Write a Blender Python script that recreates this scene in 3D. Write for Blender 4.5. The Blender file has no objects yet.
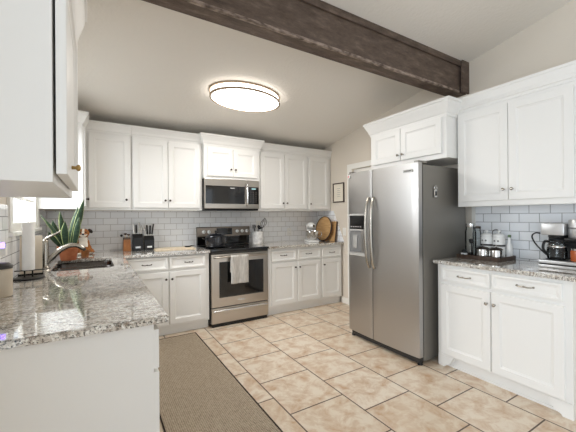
import bpy, bmesh, math, random
from mathutils import Vector, Matrix
R = math.radians
PI = math.pi
scene = bpy.context.scene
COL = scene.collection
random.seed(4)

# ---------------------------------------------------------------- camera
H = 1.3049
yaw, pit, roll = .5449, .0011, -.0073
F = Vector((math.sin(yaw), math.cos(yaw), 0)); RT = Vector((math.cos(yaw), -math.sin(yaw), 0)); Z = Vector((0, 0, 1))
fw = F * math.cos(pit) + Z * math.sin(pit)
up0 = -F * math.sin(pit) + Z * math.cos(pit)
rt = RT * math.cos(roll) + up0 * math.sin(roll)
up = -RT * math.sin(roll) + up0 * math.cos(roll)
cd = bpy.data.cameras.new('camera'); cam = bpy.data.objects.new('camera', cd); COL.objects.link(cam)
cd.sensor_width = 36; cd.lens = 318.277 * 36 / 576; cd.clip_start = .02
m4 = Matrix(((rt.x, up.x, -fw.x, 0), (rt.y, up.y, -fw.y, 0), (rt.z, up.z, -fw.z, H), (0, 0, 0, 1)))
cam.matrix_world = m4
scene.camera = cam

# ---------------------------------------------------------------- world, light, exposure
w = bpy.data.worlds.new('world'); scene.world = w; w.use_nodes = True
bg = w.node_tree.nodes['Background']; bg.inputs[0].default_value = (.82, .91, 1, 1); bg.inputs[1].default_value = 1.22
scene.view_settings.view_transform = 'Standard'
scene.view_settings.look = 'None'
scene.view_settings.gamma = 1
scene.view_settings.use_curve_mapping = False
scene.view_settings.exposure = 0.48
scene.cycles.use_denoising = True
scene.cycles.max_bounces = 10
scene.cycles.diffuse_bounces = 6
scene.cycles.sample_clamp_indirect = 6


def area(name, loc, aim, sx, sy, power, col=(1, 1, 1), spread=180):
    l = bpy.data.lights.new(name, 'AREA'); l.shape = 'RECTANGLE'; l.size = sx; l.size_y = sy
    l.energy = power; l.color = col; l.spread = R(spread)
    o = bpy.data.objects.new(name, l); COL.objects.link(o); o.location = loc
    o.rotation_euler = (Vector(aim) - Vector(loc)).to_track_quat('-Z', 'Y').to_euler()
    return o


area('window_daylight', (-1.25, 3.1, 2.2), (.8, 3.0, .9), 1.2, 1.2, 75, (.93, .97, 1))
area('side_daylight_fill', (-4.2, -1.7, 1.25), (3.2, 1.4, 1.4), 3.2, 2.2, 100, (.80, .90, 1))  # no patio here: unseen fill lamp added to brighten the right-hand side


# ---------------------------------------------------------------- materials
def srgb(r, g, b):
    f = lambda c: (c / 255 / 12.92) if c / 255 <= .04045 else ((c / 255 + .055) / 1.055) ** 2.4
    return (f(r), f(g), f(b), 1)


def mat(name, col, rough=.5, metal=0, noise=None, bump=None, emit=None, alpha=None, trans=0, coat=0, ior=1.45, aniso=None):
    m = bpy.data.materials.new(name); m.use_nodes = True
    nt = m.node_tree; b = nt.nodes['Principled BSDF']
    b.inputs['Base Color'].default_value = col; b.inputs['Roughness'].default_value = rough
    b.inputs['Metallic'].default_value = metal; b.inputs['IOR'].default_value = ior
    b.inputs['Transmission Weight'].default_value = trans
    b.inputs['Coat Weight'].default_value = coat; b.inputs['Coat Roughness'].default_value = .08
    tc = nt.nodes.new('ShaderNodeTexCoord')
    if noise:
        scale, col2, stretch = noise
        mp = nt.nodes.new('ShaderNodeMapping'); mp.inputs['Scale'].default_value = stretch
        n = nt.nodes.new('ShaderNodeTexNoise'); n.inputs['Scale'].default_value = scale; n.inputs['Detail'].default_value = 6
        mx = nt.nodes.new('ShaderNodeMix'); mx.data_type = 'RGBA'
        cr = nt.nodes.new('ShaderNodeValToRGB'); cr.color_ramp.elements[0].position = .35; cr.color_ramp.elements[1].position = .65
        nt.links.new(tc.outputs['Object'], mp.inputs[0]); nt.links.new(mp.outputs[0], n.inputs[0])
        nt.links.new(n.outputs[0], cr.inputs[0]); nt.links.new(cr.outputs[0], mx.inputs[0])
        mx.inputs[6].default_value = col; mx.inputs[7].default_value = col2
        nt.links.new(mx.outputs[2], b.inputs['Base Color'])
    if bump:
        scale, strength, stretch = bump
        mp = nt.nodes.new('ShaderNodeMapping'); mp.inputs['Scale'].default_value = stretch
        n = nt.nodes.new('ShaderNodeTexNoise'); n.inputs['Scale'].default_value = scale; n.inputs['Detail'].default_value = 4
        bp = nt.nodes.new('ShaderNodeBump'); bp.inputs['Strength'].default_value = strength; bp.inputs['Distance'].default_value = .01
        nt.links.new(tc.outputs['Object'], mp.inputs[0]); nt.links.new(mp.outputs[0], n.inputs[0])
        nt.links.new(n.outputs[0], bp.inputs['Height']); nt.links.new(bp.outputs[0], b.inputs['Normal'])
    if emit:
        b.inputs['Emission Color'].default_value = emit[0]; b.inputs['Emission Strength'].default_value = emit[1]
    return m


M = {}
M['cab'] = mat('cabinet_paint', srgb(236, 235, 232), .38)
M['wall'] = mat('wall_paint', srgb(220, 211, 198), .8, bump=(60, .15, (1, 1, 1)))
M['ceil'] = mat('ceiling_paint', srgb(232, 228, 221), .9, bump=(35, .35, (1, 1, 1)))
M['trimw'] = mat('trim_white', srgb(240, 238, 232), .4)
M['nickel'] = mat('brushed_nickel', srgb(176, 170, 160), .25, 1)
M['pewter'] = mat('dark_pewter', srgb(74, 66, 60), .35, .9)
M['chrome'] = mat('chrome', srgb(225, 225, 225), .08, 1)
M['black'] = mat('black_plastic', srgb(22, 22, 23), .35)
M['blackm'] = mat('black_metal', srgb(18, 18, 18), .4, .3)
M['glassblack'] = mat('black_glass', srgb(14, 13, 13), .06, 0, coat=.5)
M['white'] = mat('white_ceramic', srgb(240, 240, 238), .2)
M['offw'] = mat('white_marble', srgb(236, 234, 230), .25, noise=(22, srgb(196, 194, 192), (1, 1, 1)))
M['fside'] = mat('fridge_side_grey', srgb(128, 124, 117), .38, .35, bump=(180, .1, (1, 1, 1)))
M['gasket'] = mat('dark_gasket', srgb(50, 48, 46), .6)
M['paper'] = mat('paper_towel', srgb(244, 243, 240), .9, bump=(120, .3, (1, 1, 1)))
M['beige'] = mat('beige_card', srgb(214, 202, 184), .75, noise=(6, srgb(200, 186, 166), (1, 1, 1)))
M['terra'] = mat('terracotta', srgb(190, 118, 78), .75, noise=(14, srgb(164, 92, 58), (1, 1, 1)))
M['soil'] = mat('soil', srgb(50, 38, 30), 1)
M['woodm'] = mat('oak', srgb(206, 168, 118), .5, noise=(7, srgb(184, 142, 92), (1, 1, 7)))
M['woodp'] = mat('pale_wood', srgb(238, 224, 200), .5, noise=(6, srgb(228, 210, 180), (7, 1, 1)))
M['woodk'] = mat('honey_wood', srgb(168, 110, 62), .45, noise=(10, srgb(128, 78, 40), (3, 3, .6)))
M['woodd'] = mat('dark_tray_wood', srgb(84, 66, 54), .55, noise=(10, srgb(60, 46, 38), (1, 5, 1)))
M['frameb'] = mat('picture_frame_dark', srgb(60, 42, 32), .4)
M['lampring'] = mat('lamp_ring_nickel', srgb(168, 150, 128), .5, .4)
M['brass'] = mat('aged_brass', srgb(176, 148, 96), .3, 1)
M['steelc'] = mat('satin_appliance_steel', srgb(208, 208, 208), .35, .75)
M['steeld'] = mat('dark_range_steel', srgb(140, 130, 120), .3, 1)
M['print'] = mat('print_paper', srgb(232, 224, 208), .8)
M['steelp'] = mat('polished_steel', srgb(205, 203, 200), .16, 1)
M['plug'] = mat('outlet_white', srgb(236, 234, 228), .4)
M['amber'] = mat('amber_candle', srgb(168, 84, 40), .2, coat=.4)
M['coffee'] = mat('coffee', srgb(34, 20, 14), .2)
M['purple'] = mat('purple_led', srgb(120, 90, 250), .3, emit=((.3, .18, 1, 1), 3))
M['towel'] = mat('dish_towel_cloth', srgb(206, 202, 196), .95, noise=(60, srgb(180, 176, 170), (1, 1, .2)), bump=(160, .5, (1, 1, 1)))
M['red'] = mat('sticker_red', srgb(196, 50, 48), .5)
M['badge'] = mat('badge_silver', srgb(214, 214, 212), .25, .6)
M['bottlegreen'] = mat('green_label', srgb(106, 128, 96), .5)
M['dwhite'] = mat('dog_white', srgb(238, 230, 216), .6)
M['dbrown'] = mat('dog_brown', srgb(176, 112, 52), .6, noise=(30, srgb(140, 82, 34), (1, 1, 1)))
M['ddark'] = mat('dog_dark', srgb(40, 28, 24), .5)
M['cast'] = mat('black_enamel', srgb(30, 31, 35), .22, coat=.4)
M['lcd'] = mat('display_digits', srgb(40, 60, 64), .3, emit=((.5, .8, .8, 1), .6))
M['grayp'] = mat('grey_plastic', srgb(120, 120, 120), .4)
M['darkband'] = mat('band_grey', srgb(62, 60, 58), .35)
M['backdrop'] = mat('porch_white', srgb(240, 240, 240), .8)

# transparent thin glass (cheap, no caustics)
def thin_glass(name, tint, amount):
    m = bpy.data.materials.new(name); m.use_nodes = True; nt = m.node_tree
    out = nt.nodes['Material Output']; nt.nodes.remove(nt.nodes['Principled BSDF'])
    t = nt.nodes.new('ShaderNodeBsdfTransparent'); t.inputs[0].default_value = tint
    g = nt.nodes.new('ShaderNodeBsdfGlossy'); g.inputs['Roughness'].default_value = .05
    fr = nt.nodes.new('ShaderNodeLayerWeight'); fr.inputs[0].default_value = amount
    mx = nt.nodes.new('ShaderNodeMixShader')
    nt.links.new(fr.outputs['Fresnel'], mx.inputs[0]); nt.links.new(t.outputs[0], mx.inputs[1]); nt.links.new(g.outputs[0], mx.inputs[2])
    nt.links.new(mx.outputs[0], out.inputs[0])
    return m
M['glass'] = thin_glass('clear_glass', (.93, .95, .95, 1), .25)
M['pane'] = thin_glass('window_glass', (1, 1, 1, 1), .004)

# brushed stainless steel: fine vertical/horizontal grain in the roughness and bump
def stainless(name, col, stretch, rough=.27):
    m = mat(name, col, rough, 1, bump=(40, .05, stretch)); return m
M['steel'] = stainless('stainless_fridge', srgb(184, 182, 180), (1, 1, 40), .33)
M['steelh'] = stainless('stainless_range', srgb(190, 182, 172), (1, 1, 40), .28)
M['sinksteel'] = mat('sink_steel', srgb(96, 92, 90), .18, 1)

# granite
def granite():
    m = bpy.data.materials.new('granite'); m.use_nodes = True; nt = m.node_tree; b = nt.nodes['Principled BSDF']
    L = nt.links.new; N = nt.nodes.new
    tc = N('ShaderNodeTexCoord')
    def noise(scale, stretch, detail=8, rot=0.5, dist=0.0):
        mp = N('ShaderNodeMapping'); mp.inputs['Scale'].default_value = stretch; mp.inputs['Rotation'].default_value = (0, 0, rot)
        n = N('ShaderNodeTexNoise'); n.inputs['Scale'].default_value = scale; n.inputs['Detail'].default_value = detail; n.inputs['Roughness'].default_value = .7
        n.inputs['Distortion'].default_value = dist
        L(tc.outputs['Object'], mp.inputs[0]); L(mp.outputs[0], n.inputs[0]); return n
    def ramp(src, a, bb, c0, c1):
        r = N('ShaderNodeValToRGB'); r.color_ramp.elements[0].position = a; r.color_ramp.elements[1].position = bb
        r.color_ramp.elements[0].color = c0; r.color_ramp.elements[1].color = c1; L(src, r.inputs[0]); return r
    def mix(fac, a, bb):
        x = N('ShaderNodeMix'); x.data_type = 'RGBA'; L(fac, x.inputs[0])
        for s, i in ((a, 6), (bb, 7)):
            if isinstance(s, tuple): x.inputs[i].default_value = s
            else: L(s, x.inputs[i])
        return x.outputs[2]
    W = (1, 1, 1, 1); K = (0, 0, 0, 1)
    big = ramp(noise(4.5, (1, 3.2, 1), 6, .45, .6).outputs[0], .38, .66, srgb(232, 229, 222), srgb(206, 197, 185))
    vein = ramp(noise(15, (1, 3.4, 1), 8, .45, 1.2).outputs[0], .46, .60, K, W)
    c = mix(vein.outputs[0], big.outputs[0], srgb(146, 130, 115))
    pale = ramp(noise(55, (1, 1.6, 1), 8, .45).outputs[0], .51, .59, K, W)
    c = mix(pale.outputs[0], c, srgb(244, 243, 238))
    grey = ramp(noise(85, (1, 1.4, 1), 5, .2).outputs[0], .53, .6, K, W)
    c = mix(grey.outputs[0], c, srgb(124, 121, 114))
    blk = ramp(noise(110, (1, 1, 1), 3, .9).outputs[0], .575, .61, K, W)
    c = mix(blk.outputs[0], c, srgb(34, 32, 30))
    L(c, b.inputs['Base Color']); b.inputs['Roughness'].default_value = .05
    b.inputs['Coat Weight'].default_value = .6; b.inputs['Coat Roughness'].default_value = .02
    return m
M['granite'] = granite()

# brick-textured tile materials; u,v expressions are world axes
def tile_mat(name, ua, va, uo, vo, bw, bh, c1, c2, mortar, ms, rough, stain=None, bumpd=.3):
    m = bpy.data.materials.new(name); m.use_nodes = True; nt = m.node_tree; b = nt.nodes['Principled BSDF']
    L = nt.links.new; N = nt.nodes.new
    g = N('ShaderNodeNewGeometry'); s = N('ShaderNodeSeparateXYZ'); L(g.outputs['Position'], s.inputs[0])
    def sub(ax, o):
        x = N('ShaderNodeMath'); x.operation = 'SUBTRACT'; L(s.outputs[ax], x.inputs[0]); x.inputs[1].default_value = o; return x.outputs[0]
    c = N('ShaderNodeCombineXYZ'); L(sub(ua, uo), c.inputs[0]); L(sub(va, vo), c.inputs[1])
    t = N('ShaderNodeTexBrick'); L(c.outputs[0], t.inputs['Vector'])
    t.offset = .5; t.offset_frequency = 2; t.squash = 1
    t.inputs['Scale'].default_value = 1; t.inputs['Brick Width'].default_value = bw; t.inputs['Row Height'].default_value = bh
    t.inputs['Mortar Size'].default_value = ms; t.inputs['Mortar Smooth'].default_value = .1; t.inputs['Bias'].default_value = 0
    t.inputs['Color1'].default_value = c1; t.inputs['Color2'].default_value = c2; t.inputs['Mortar'].default_value = mortar
    col = t.outputs['Color']
    if stain:
        n = N('ShaderNodeTexNoise'); n.inputs['Scale'].default_value = stain[0]; n.inputs['Detail'].default_value = 10; n.inputs['Roughness'].default_value = .68
        n.inputs['Distortion'].default_value = .5
        L(g.outputs['Position'], n.inputs[0])
        r = N('ShaderNodeValToRGB'); r.color_ramp.elements[0].position = .42; r.color_ramp.elements[1].position = .72
        r.color_ramp.elements[1].color = (stain[2],) * 3 + (1,)
        L(n.outputs[0], r.inputs[0])
        # stain only on the tiles, not the grout
        inv = N('ShaderNodeMath'); inv.operation = 'SUBTRACT'; inv.inputs[0].default_value = 1; L(t.outputs['Fac'], inv.inputs[1])
        mu = N('ShaderNodeMath'); mu.operation = 'MULTIPLY'; L(r.outputs[0], mu.inputs[0]); L(inv.outputs[0], mu.inputs[1])
        x = N('ShaderNodeMix'); x.data_type = 'RGBA'; L(mu.outputs[0], x.inputs[0]); L(col, x.inputs[6]); x.inputs[7].default_value = stain[1]
        col = x.outputs[2]
    L(col, b.inputs['Base Color']); b.inputs['Roughness'].default_value = rough
    bp = N('ShaderNodeBump'); bp.inputs['Strength'].default_value = bumpd; bp.inputs['Distance'].default_value = .003; bp.invert = True
    L(t.outputs['Fac'], bp.inputs['Height']); L(bp.outputs[0], b.inputs['Normal'])
    return m
M['floor'] = tile_mat('floor_travertine_tile', 'Y', 'X', 2.015, 1.09, .45, .4503, srgb(226, 214, 197), srgb(214, 199, 178), srgb(84, 64, 50), .005, .36, (9, srgb(184, 144, 106), .95))
M['tb'] = tile_mat('white_subway_tile_back', 'X', 'Z', .005, .923, .15, .075, srgb(245, 245, 245), srgb(239, 240, 242), srgb(198, 195, 192), .0028, .12)
M['tr'] = tile_mat('white_subway_tile_side', 'Y', 'Z', .062, .923, .15, .0785, srgb(246, 247, 249), srgb(240, 243, 246), srgb(164, 164, 166), .0028, .1)

# woven rug
def rugmat():
    m = bpy.data.materials.new('woven_sisal'); m.use_nodes = True; nt = m.node_tree; b = nt.nodes['Principled BSDF']
    L = nt.links.new; N = nt.nodes.new
    tc = N('ShaderNodeTexCoord')
    wv = N('ShaderNodeTexWave'); wv.bands_direction = 'Y'; wv.inputs['Scale'].default_value = 22; wv.inputs['Distortion'].default_value = .6; wv.inputs['Detail'].default_value = 2
    n = N('ShaderNodeTexNoise'); n.inputs['Scale'].default_value = 70
    ck = N('ShaderNodeTexWave'); ck.bands_direction = 'X'; ck.inputs['Scale'].default_value = 26; ck.inputs['Distortion'].default_value = .6
    for x in (wv, n, ck): L(tc.outputs['Object'], x.inputs[0])
    mu = N('ShaderNodeMath'); mu.operation = 'MULTIPLY'; L(wv.outputs['Fac'], mu.inputs[0]); L(ck.outputs['Fac'], mu.inputs[1])
    ad = N('ShaderNodeMath'); ad.operation = 'ADD'; L(mu.outputs[0], ad.inputs[0]); L(n.outputs[0], ad.inputs[1])
    r = N('ShaderNodeValToRGB'); r.color_ramp.elements[0].position = .35; r.color_ramp.elements[1].position = 1.1
    r.color_ramp.elements[0].color = srgb(132, 117, 98); r.color_ramp.elements[1].color = srgb(186, 172, 152)
    L(ad.outputs[0], r.inputs[0]); L(r.outputs[0], b.inputs['Base Color']); b.inputs['Roughness'].default_value = .95
    bp = N('ShaderNodeBump'); bp.inputs['Strength'].default_value = .6; bp.inputs['Distance'].default_value = .004
    L(ad.outputs[0], bp.inputs['Height']); L(bp.outputs[0], b.inputs['Normal'])
    return m
M['rug'] = rugmat()
M['rugedge'] = mat('rug_binding', srgb(52, 42, 36), .9)

# rough dark beam wood with pale scuffs
def beammat():
    m = bpy.data.materials.new('rough_dark_timber'); m.use_nodes = True; nt = m.node_tree; b = nt.nodes['Principled BSDF']
    L = nt.links.new; N = nt.nodes.new
    tc = N('ShaderNodeTexCoord'); mp = N('ShaderNodeMapping'); mp.inputs['Scale'].default_value = (1.2, 4, 4); L(tc.outputs['Object'], mp.inputs[0])
    n = N('ShaderNodeTexNoise'); n.inputs['Scale'].default_value = 5; n.inputs['Detail'].default_value = 9; n.inputs['Roughness'].default_value = .7; L(mp.outputs[0], n.inputs[0])
    r = N('ShaderNodeValToRGB'); e = r.color_ramp.elements
    e[0].position = .3; e[0].color = srgb(64, 52, 45); e[1].position = .78; e[1].color = srgb(138, 120, 107)
    x = e.new(.55); x.color = srgb(98, 83, 73)
    L(n.outputs[0], r.inputs[0]); L(r.outputs[0], b.inputs['Base Color']); b.inputs['Roughness'].default_value = .7
    bp = N('ShaderNodeBump'); bp.inputs['Strength'].default_value = .7; bp.inputs['Distance'].default_value = .01
    L(n.outputs[0], bp.inputs['Height']); L(bp.outputs[0], b.inputs['Normal'])
    return m
M['beam'] = beammat()
M['beamstreak'] = mat('streaked_beam_edge', srgb(84, 70, 61), .7, noise=(34, srgb(168, 152, 140), (.5, 1, 1)), bump=(40, .8, (1, 3, 3)))
M['leaf'] = mat('snake_leaf', srgb(52, 78, 52), .4, noise=(20, srgb(26, 48, 34), (1, 1, 4)))
M['leafedge'] = mat('snake_leaf_edge', srgb(158, 168, 112), .45)


# ---------------------------------------------------------------- mesh helpers
def nb(): return bmesh.new()


def box(bm, x0, x1, y0, y1, z0, z1, bev=0, mi=0):
    vs = [bm.verts.new((x, y, z)) for x in (x0, x1) for y in (y0, y1) for z in (z0, z1)]
    fs = [bm.faces.new([vs[i] for i in q]) for q in ((0, 1, 3, 2), (4, 6, 7, 5), (0, 4, 5, 1), (2, 3, 7, 6), (0, 2, 6, 4), (1, 5, 7, 3))]
    for f in fs: f.material_index = mi
    if bev:
        es = set(e for f in fs for e in f.edges)
        r = bmesh.ops.bevel(bm, geom=list(es), offset=bev, segments=2, affect='EDGES', profile=.6)
        for f in r['faces']: f.material_index = mi
    return vs


def ring(bm, c, ax, r, n, ry=None):
    ax = Vector(ax).normalized(); a = ax.orthogonal().normalized()
    if abs(ax.z) > .99: a = Vector((1, 0, 0))
    b = ax.cross(a)
    return [bm.verts.new(Vector(c) + a * (math.cos(2 * PI * i / n) * r) + b * (math.sin(2 * PI * i / n) * (ry or r))) for i in range(n)]


def bridge(bm, a, b, mi=0):
    n = len(a)
    for i in range(n):
        f = bm.faces.new((a[i], a[(i + 1) % n], b[(i + 1) % n], b[i])); f.material_index = mi; f.smooth = True


def cyl(bm, p0, p1, r0, r1=None, n=20, cap=True, mi=0):
    r1 = r0 if r1 is None else r1
    d = Vector(p1) - Vector(p0)
    a = ring(bm, p0, d, r0, n); b = ring(bm, p1, d, r1, n); bridge(bm, a, b, mi)
    if cap:
        bm.faces.new(a[::-1]).material_index = mi; bm.faces.new(b).material_index = mi


def lathe(bm, prof, c=(0, 0, 0), n=28, ax=(0, 0, 1), mi=0, sy=1, cap=True):
    ax = Vector(ax).normalized(); prev = None; first = None
    for r, h in prof:
        cur = ring(bm, Vector(c) + ax * h, ax, max(r, .0004), n, max(r, .0004) * sy)
        if prev: bridge(bm, prev, cur, mi)
        else: first = cur
        prev = cur
    if cap:
        bm.faces.new(first[::-1]).material_index = mi; bm.faces.new(prev).material_index = mi


def tube(bm, pts, r, n=10, mi=0, cap=True):
    pts = [Vector(p) for p in pts]; rs = r if isinstance(r, (list, tuple)) else [r] * len(pts)
    prev = None; first = None; a = None
    for i, p in enumerate(pts):
        t = (pts[min(i + 1, len(pts) - 1)] - pts[max(i - 1, 0)]).normalized()
        a = t.orthogonal().normalized() if a is None else (a - t * a.dot(t)).normalized()
        b = t.cross(a)
        cur = [bm.verts.new(p + a * math.cos(2 * PI * k / n) * rs[i] + b * math.sin(2 * PI * k / n) * rs[i]) for k in range(n)]
        if prev: bridge(bm, prev, cur, mi)
        else: first = cur
        prev = cur
    if cap:
        bm.faces.new(first[::-1]).material_index = mi; bm.faces.new(prev).material_index = mi


def smoothpts(pts, k=6):
    P = [Vector(p) for p in pts]; out = []
    for i in range(len(P) - 1):
        p0 = P[max(i - 1, 0)]; p1 = P[i]; p2 = P[i + 1]; p3 = P[min(i + 2, len(P) - 1)]
        for j in range(k):
            t = j / k
            out.append(.5 * ((2 * p1) + (p2 - p0) * t + (2 * p0 - 5 * p1 + 4 * p2 - p3) * t * t + (3 * p1 - p0 - 3 * p2 + p3) * t ** 3))
    out.append(P[-1]); return out


def prism(bm, poly, axis, a0, a1, mi=0):
    """poly: 2D points in the two other axes (order xyz without axis)."""
    def P(p, a):
        if axis == 'x': return (a, p[0], p[1])
        if axis == 'y': return (p[0], a, p[1])
        return (p[0], p[1], a)
    A = [bm.verts.new(P(p, a0)) for p in poly]; B = [bm.verts.new(P(p, a1)) for p in poly]
    n = len(poly)
    for i in range(n): bm.faces.new((A[i], A[(i + 1) % n], B[(i + 1) % n], B[i])).material_index = mi
    bm.faces.new(A[::-1]).material_index = mi; bm.faces.new(B).material_index = mi


def obj(name, bm, mats, parent=None, loc=None, smooth=None):
    bmesh.ops.recalc_face_normals(bm, faces=bm.faces[:])
    me = bpy.data.meshes.new(name); bm.to_mesh(me); bm.free()
    for m in (mats if isinstance(mats, (list, tuple)) else [mats]): me.materials.append(M[m] if isinstance(m, str) else m)
    o = bpy.data.objects.new(name, me); COL.objects.link(o)
    if parent: o.parent = parent
    if loc: o.location = loc
    if smooth:
        for p in me.polygons: p.use_smooth = True
        me.set_sharp_from_angle(angle=R(smooth))
    return o


def thing(name, label, cat, loc=(0, 0, 0), rz=0, group=None):
    o = bpy.data.objects.new(name, None); COL.objects.link(o); o.empty_display_size = .05
    o.location = loc; o.rotation_euler = (0, 0, rz); return tag(o, label, cat, group)


def tag(o, label, cat, group=None):
    o['label'] = label; o['category'] = cat
    if group: o['group'] = group
    return o


def struct(name, bm, m, parent=None, smooth=None):
    o = obj(name, bm, m, parent, smooth=smooth)
    if not parent: o['kind'] = 'structure'
    return o


# ---------------------------------------------------------------- room shell
XL, XR, YB = -.46, 3.19, 4.30
CS = .1817
zc = lambda y: 2.402 + (4.092 - y) * CS
Y0 = -2.2
bm = nb(); box(bm, XL - .2, XR + .2, Y0, YB + .15, -.08, 0); struct('floor', bm, 'floor')
bm = nb(); prism(bm, [(Y0, zc(Y0)), (YB + .15, zc(YB + .15)), (YB + .15, zc(YB + .15) + .12), (Y0, zc(Y0) + .12)], 'x', XL - .2, XR + .2)
struct('ceiling', bm, 'ceil')
bm = nb(); box(bm, XL - .12, XR + .12, YB, YB + .12, 0, zc(YB)); struct('wall_back', bm, 'wall')
# left wall with window opening
WY0, WY1, WZ0, WZ1 = 2.62, 3.655, 1.22, 2.1
bm = nb()
prism(bm, [(.45, 0), (WY0, 0), (WY0, zc(WY0)), (.45, zc(.45))], 'x', XL - .12, XL)
prism(bm, [(WY1, 0), (YB, 0), (YB, zc(YB)), (WY1, zc(WY1))], 'x', XL - .12, XL)
prism(bm, [(WY0, 0), (WY1, 0), (WY1, WZ0), (WY0, WZ0)], 'x', XL - .12, XL)
prism(bm, [(WY0, WZ1), (WY1, WZ1), (WY1, zc(WY1)), (WY0, zc(WY0))], 'x', XL - .12, XL)
struct('wall_left', bm, 'wall')
# right wall with doorway
DY0, DY1, DZ = 2.70, 3.46, 1.98
bm = nb()
prism(bm, [(Y0, 0), (DY0, 0), (DY0, zc(DY0)), (Y0, zc(Y0))], 'x', XR, XR + .12)
prism(bm, [(DY1, 0), (YB, 0), (YB, zc(YB)), (DY1, zc(DY1))], 'x', XR, XR + .12)
prism(bm, [(DY0, DZ), (DY1, DZ), (DY1, zc(DY1)), (DY0, zc(DY0))], 'x', XR, XR + .12)
struct('wall_right', bm, 'wall')
bm = nb(); prism(bm, [(XL - .2, 0), (.9, 0), (.9, 2.2), (XR + .12, 2.2), (XR + .12, zc(Y0)), (XL - .2, zc(Y0))], 'y', Y0 - .12, Y0); struct('wall_rear_blocker', bm, 'wall')  # unseen wall, added to cut world light reaching the near cabinet panel
# door
d = bpy.data.objects.new('door_1', None); COL.objects.link(d); d['kind'] = 'structure'
bm = nb()
box(bm, XR - .018, XR - .0005, DY0 - .09, DY0, 0, DZ + .075, .003)
box(bm, XR - .018, XR - .0005, DY1, DY1 + .09, 0, DZ + .075, .003)
box(bm, XR - .018, XR - .0005, DY0, DY1, DZ, DZ + .075, .003)
obj('door_frame', bm, 'trimw', d)
bm = nb(); box(bm, XR + .03, XR + .065, DY0 + .003, DY1 - .003, .01, DZ - .004)
for (a, b, c, e) in ((.1, .35, 1.2, 1.85), (.42, .67, 1.2, 1.85), (.1, .35, .2, 1.05), (.42, .67, .2, 1.05)):
    box(bm, XR + .024, XR + .031, DY0 + a, DY0 + b, c, e, .004)
obj('door_panel', bm, 'trimw', d)
bm = nb(); lathe(bm, [(.012, 0), (.012, .03), (.026, .04), (.028, .055), (.018, .07)], (XR + .03, DY1 - .07, .96), ax=(-1, 0, 0)); obj('door_knob', bm, 'nickel', d)
# tile backsplashes
bm = nb(); box(bm, XL + .0005, XR, YB - .01, YB - .0005, .914, 1.385); struct('wall_tile_back', bm, 'tb')
bm = nb(); box(bm, XR - .01, XR - .0005, .6, 1.71, .9, 1.385); struct('wall_tile_right', bm, 'tr')
bm = nb(); prism(bm, [(YB - .01, .914), (3.64, .914), (3.885, 1.385), (YB - .01, 1.385)], 'x', XR - .01, XR - .0005); struct('wall_tile_corner', bm, 'tr')
bm = nb(); prism(bm, [(YB - .01, .914), (3.645, .914), (3.65, .93), (3.895, 1.40), (3.885, 1.385), (3.64, .91)], 'x', XR - .013, XR - .0105); bm.free()
bm = nb()
box(bm, XL + .0005, XL + .01, .5, WY0 - .09, .914, 1.385)
box(bm, XL + .0005, XL + .01, WY0 - .09, WY1 + .09, .914, WZ0 - .03)
box(bm, XL + .0005, XL + .01, WY1 + .09, YB - .01, .914, 1.385)
struct('wall_tile_left', bm, 'tr')
bm = nb(); box(bm, XR - .016, XR - .0005, 1.711, 1.745, .9, 1.40, .002); struct('trim_1', bm, 'trimw')
# baseboards
bm = nb(); box(bm, XR - .015, XR - .0005, DY1 + .091, 3.69, 0, .09, .004); struct('baseboard_right', bm, 'trimw')
bm = nb(); box(bm, XR - .015, XR - .0005, -2, .765, 0, .09, .004); struct('baseboard_near', bm, 'trimw')
# window
wn = bpy.data.objects.new('window_1', None); COL.objects.link(wn); wn['kind'] = 'structure'
bm = nb()
box(bm, XL + .0006, XL + .018, WY0 - .08, WY0, WZ0, WZ1 + .08, .003)
box(bm, XL + .0006, XL + .018, WY1, WY1 + .075, WZ0, WZ1 + .08, .003)
box(bm, XL + .0006, XL + .018, WY0, WY1, WZ1, WZ1 + .08, .003)
obj('window_frame', bm, 'trimw', wn)
bm = nb(); box(bm, XL - .1, XL + .035, WY0 - .10, WY1 + .09, WZ0 - .028, WZ0 - .001, .004); obj('window_sill', bm, 'trimw', wn)
for zz0, zz1, xo in ((WZ0, (WZ0 + WZ1) / 2 + .02, -.025), ((WZ0 + WZ1) / 2 - .02, WZ1, -.060)):
    bm = nb(); x0, x1 = XL + xo - .0, XL + xo + .03
    box(bm, x0, x1, WY0 + .001, WY0 + .035, zz0, zz1, .002); box(bm, x0, x1, WY1 - .035, WY1 - .001, zz0, zz1, .002)
    box(bm, x0, x1, WY0 + .05, WY1 - .05, zz0, zz0 + .055, .002); box(bm, x0, x1, WY0 + .05, WY1 - .05, zz1 - .04, zz1, .002)
    for k in (1, 2): 
        yy = WY0 + .05 + (WY1 - WY0 - .1) * k / 3; box(bm, x0 + .005, x1 - .005, yy - .009, yy + .009, zz0 + .055, zz1 - .04)
    zm = (zz0 + zz1) / 2; box(bm, x0 + .006, x1 - .006, WY0 + .05, WY1 - .05, zm - .009, zm + .009)
    s = obj('window_sash', bm, 'trimw', wn)
    bm = nb(); box(bm, x0 + .013, x0 + .016, WY0 + .05, WY1 - .05, zz0 + .055, zz1 - .04); obj('window_pane', bm, 'pane', s)
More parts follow.
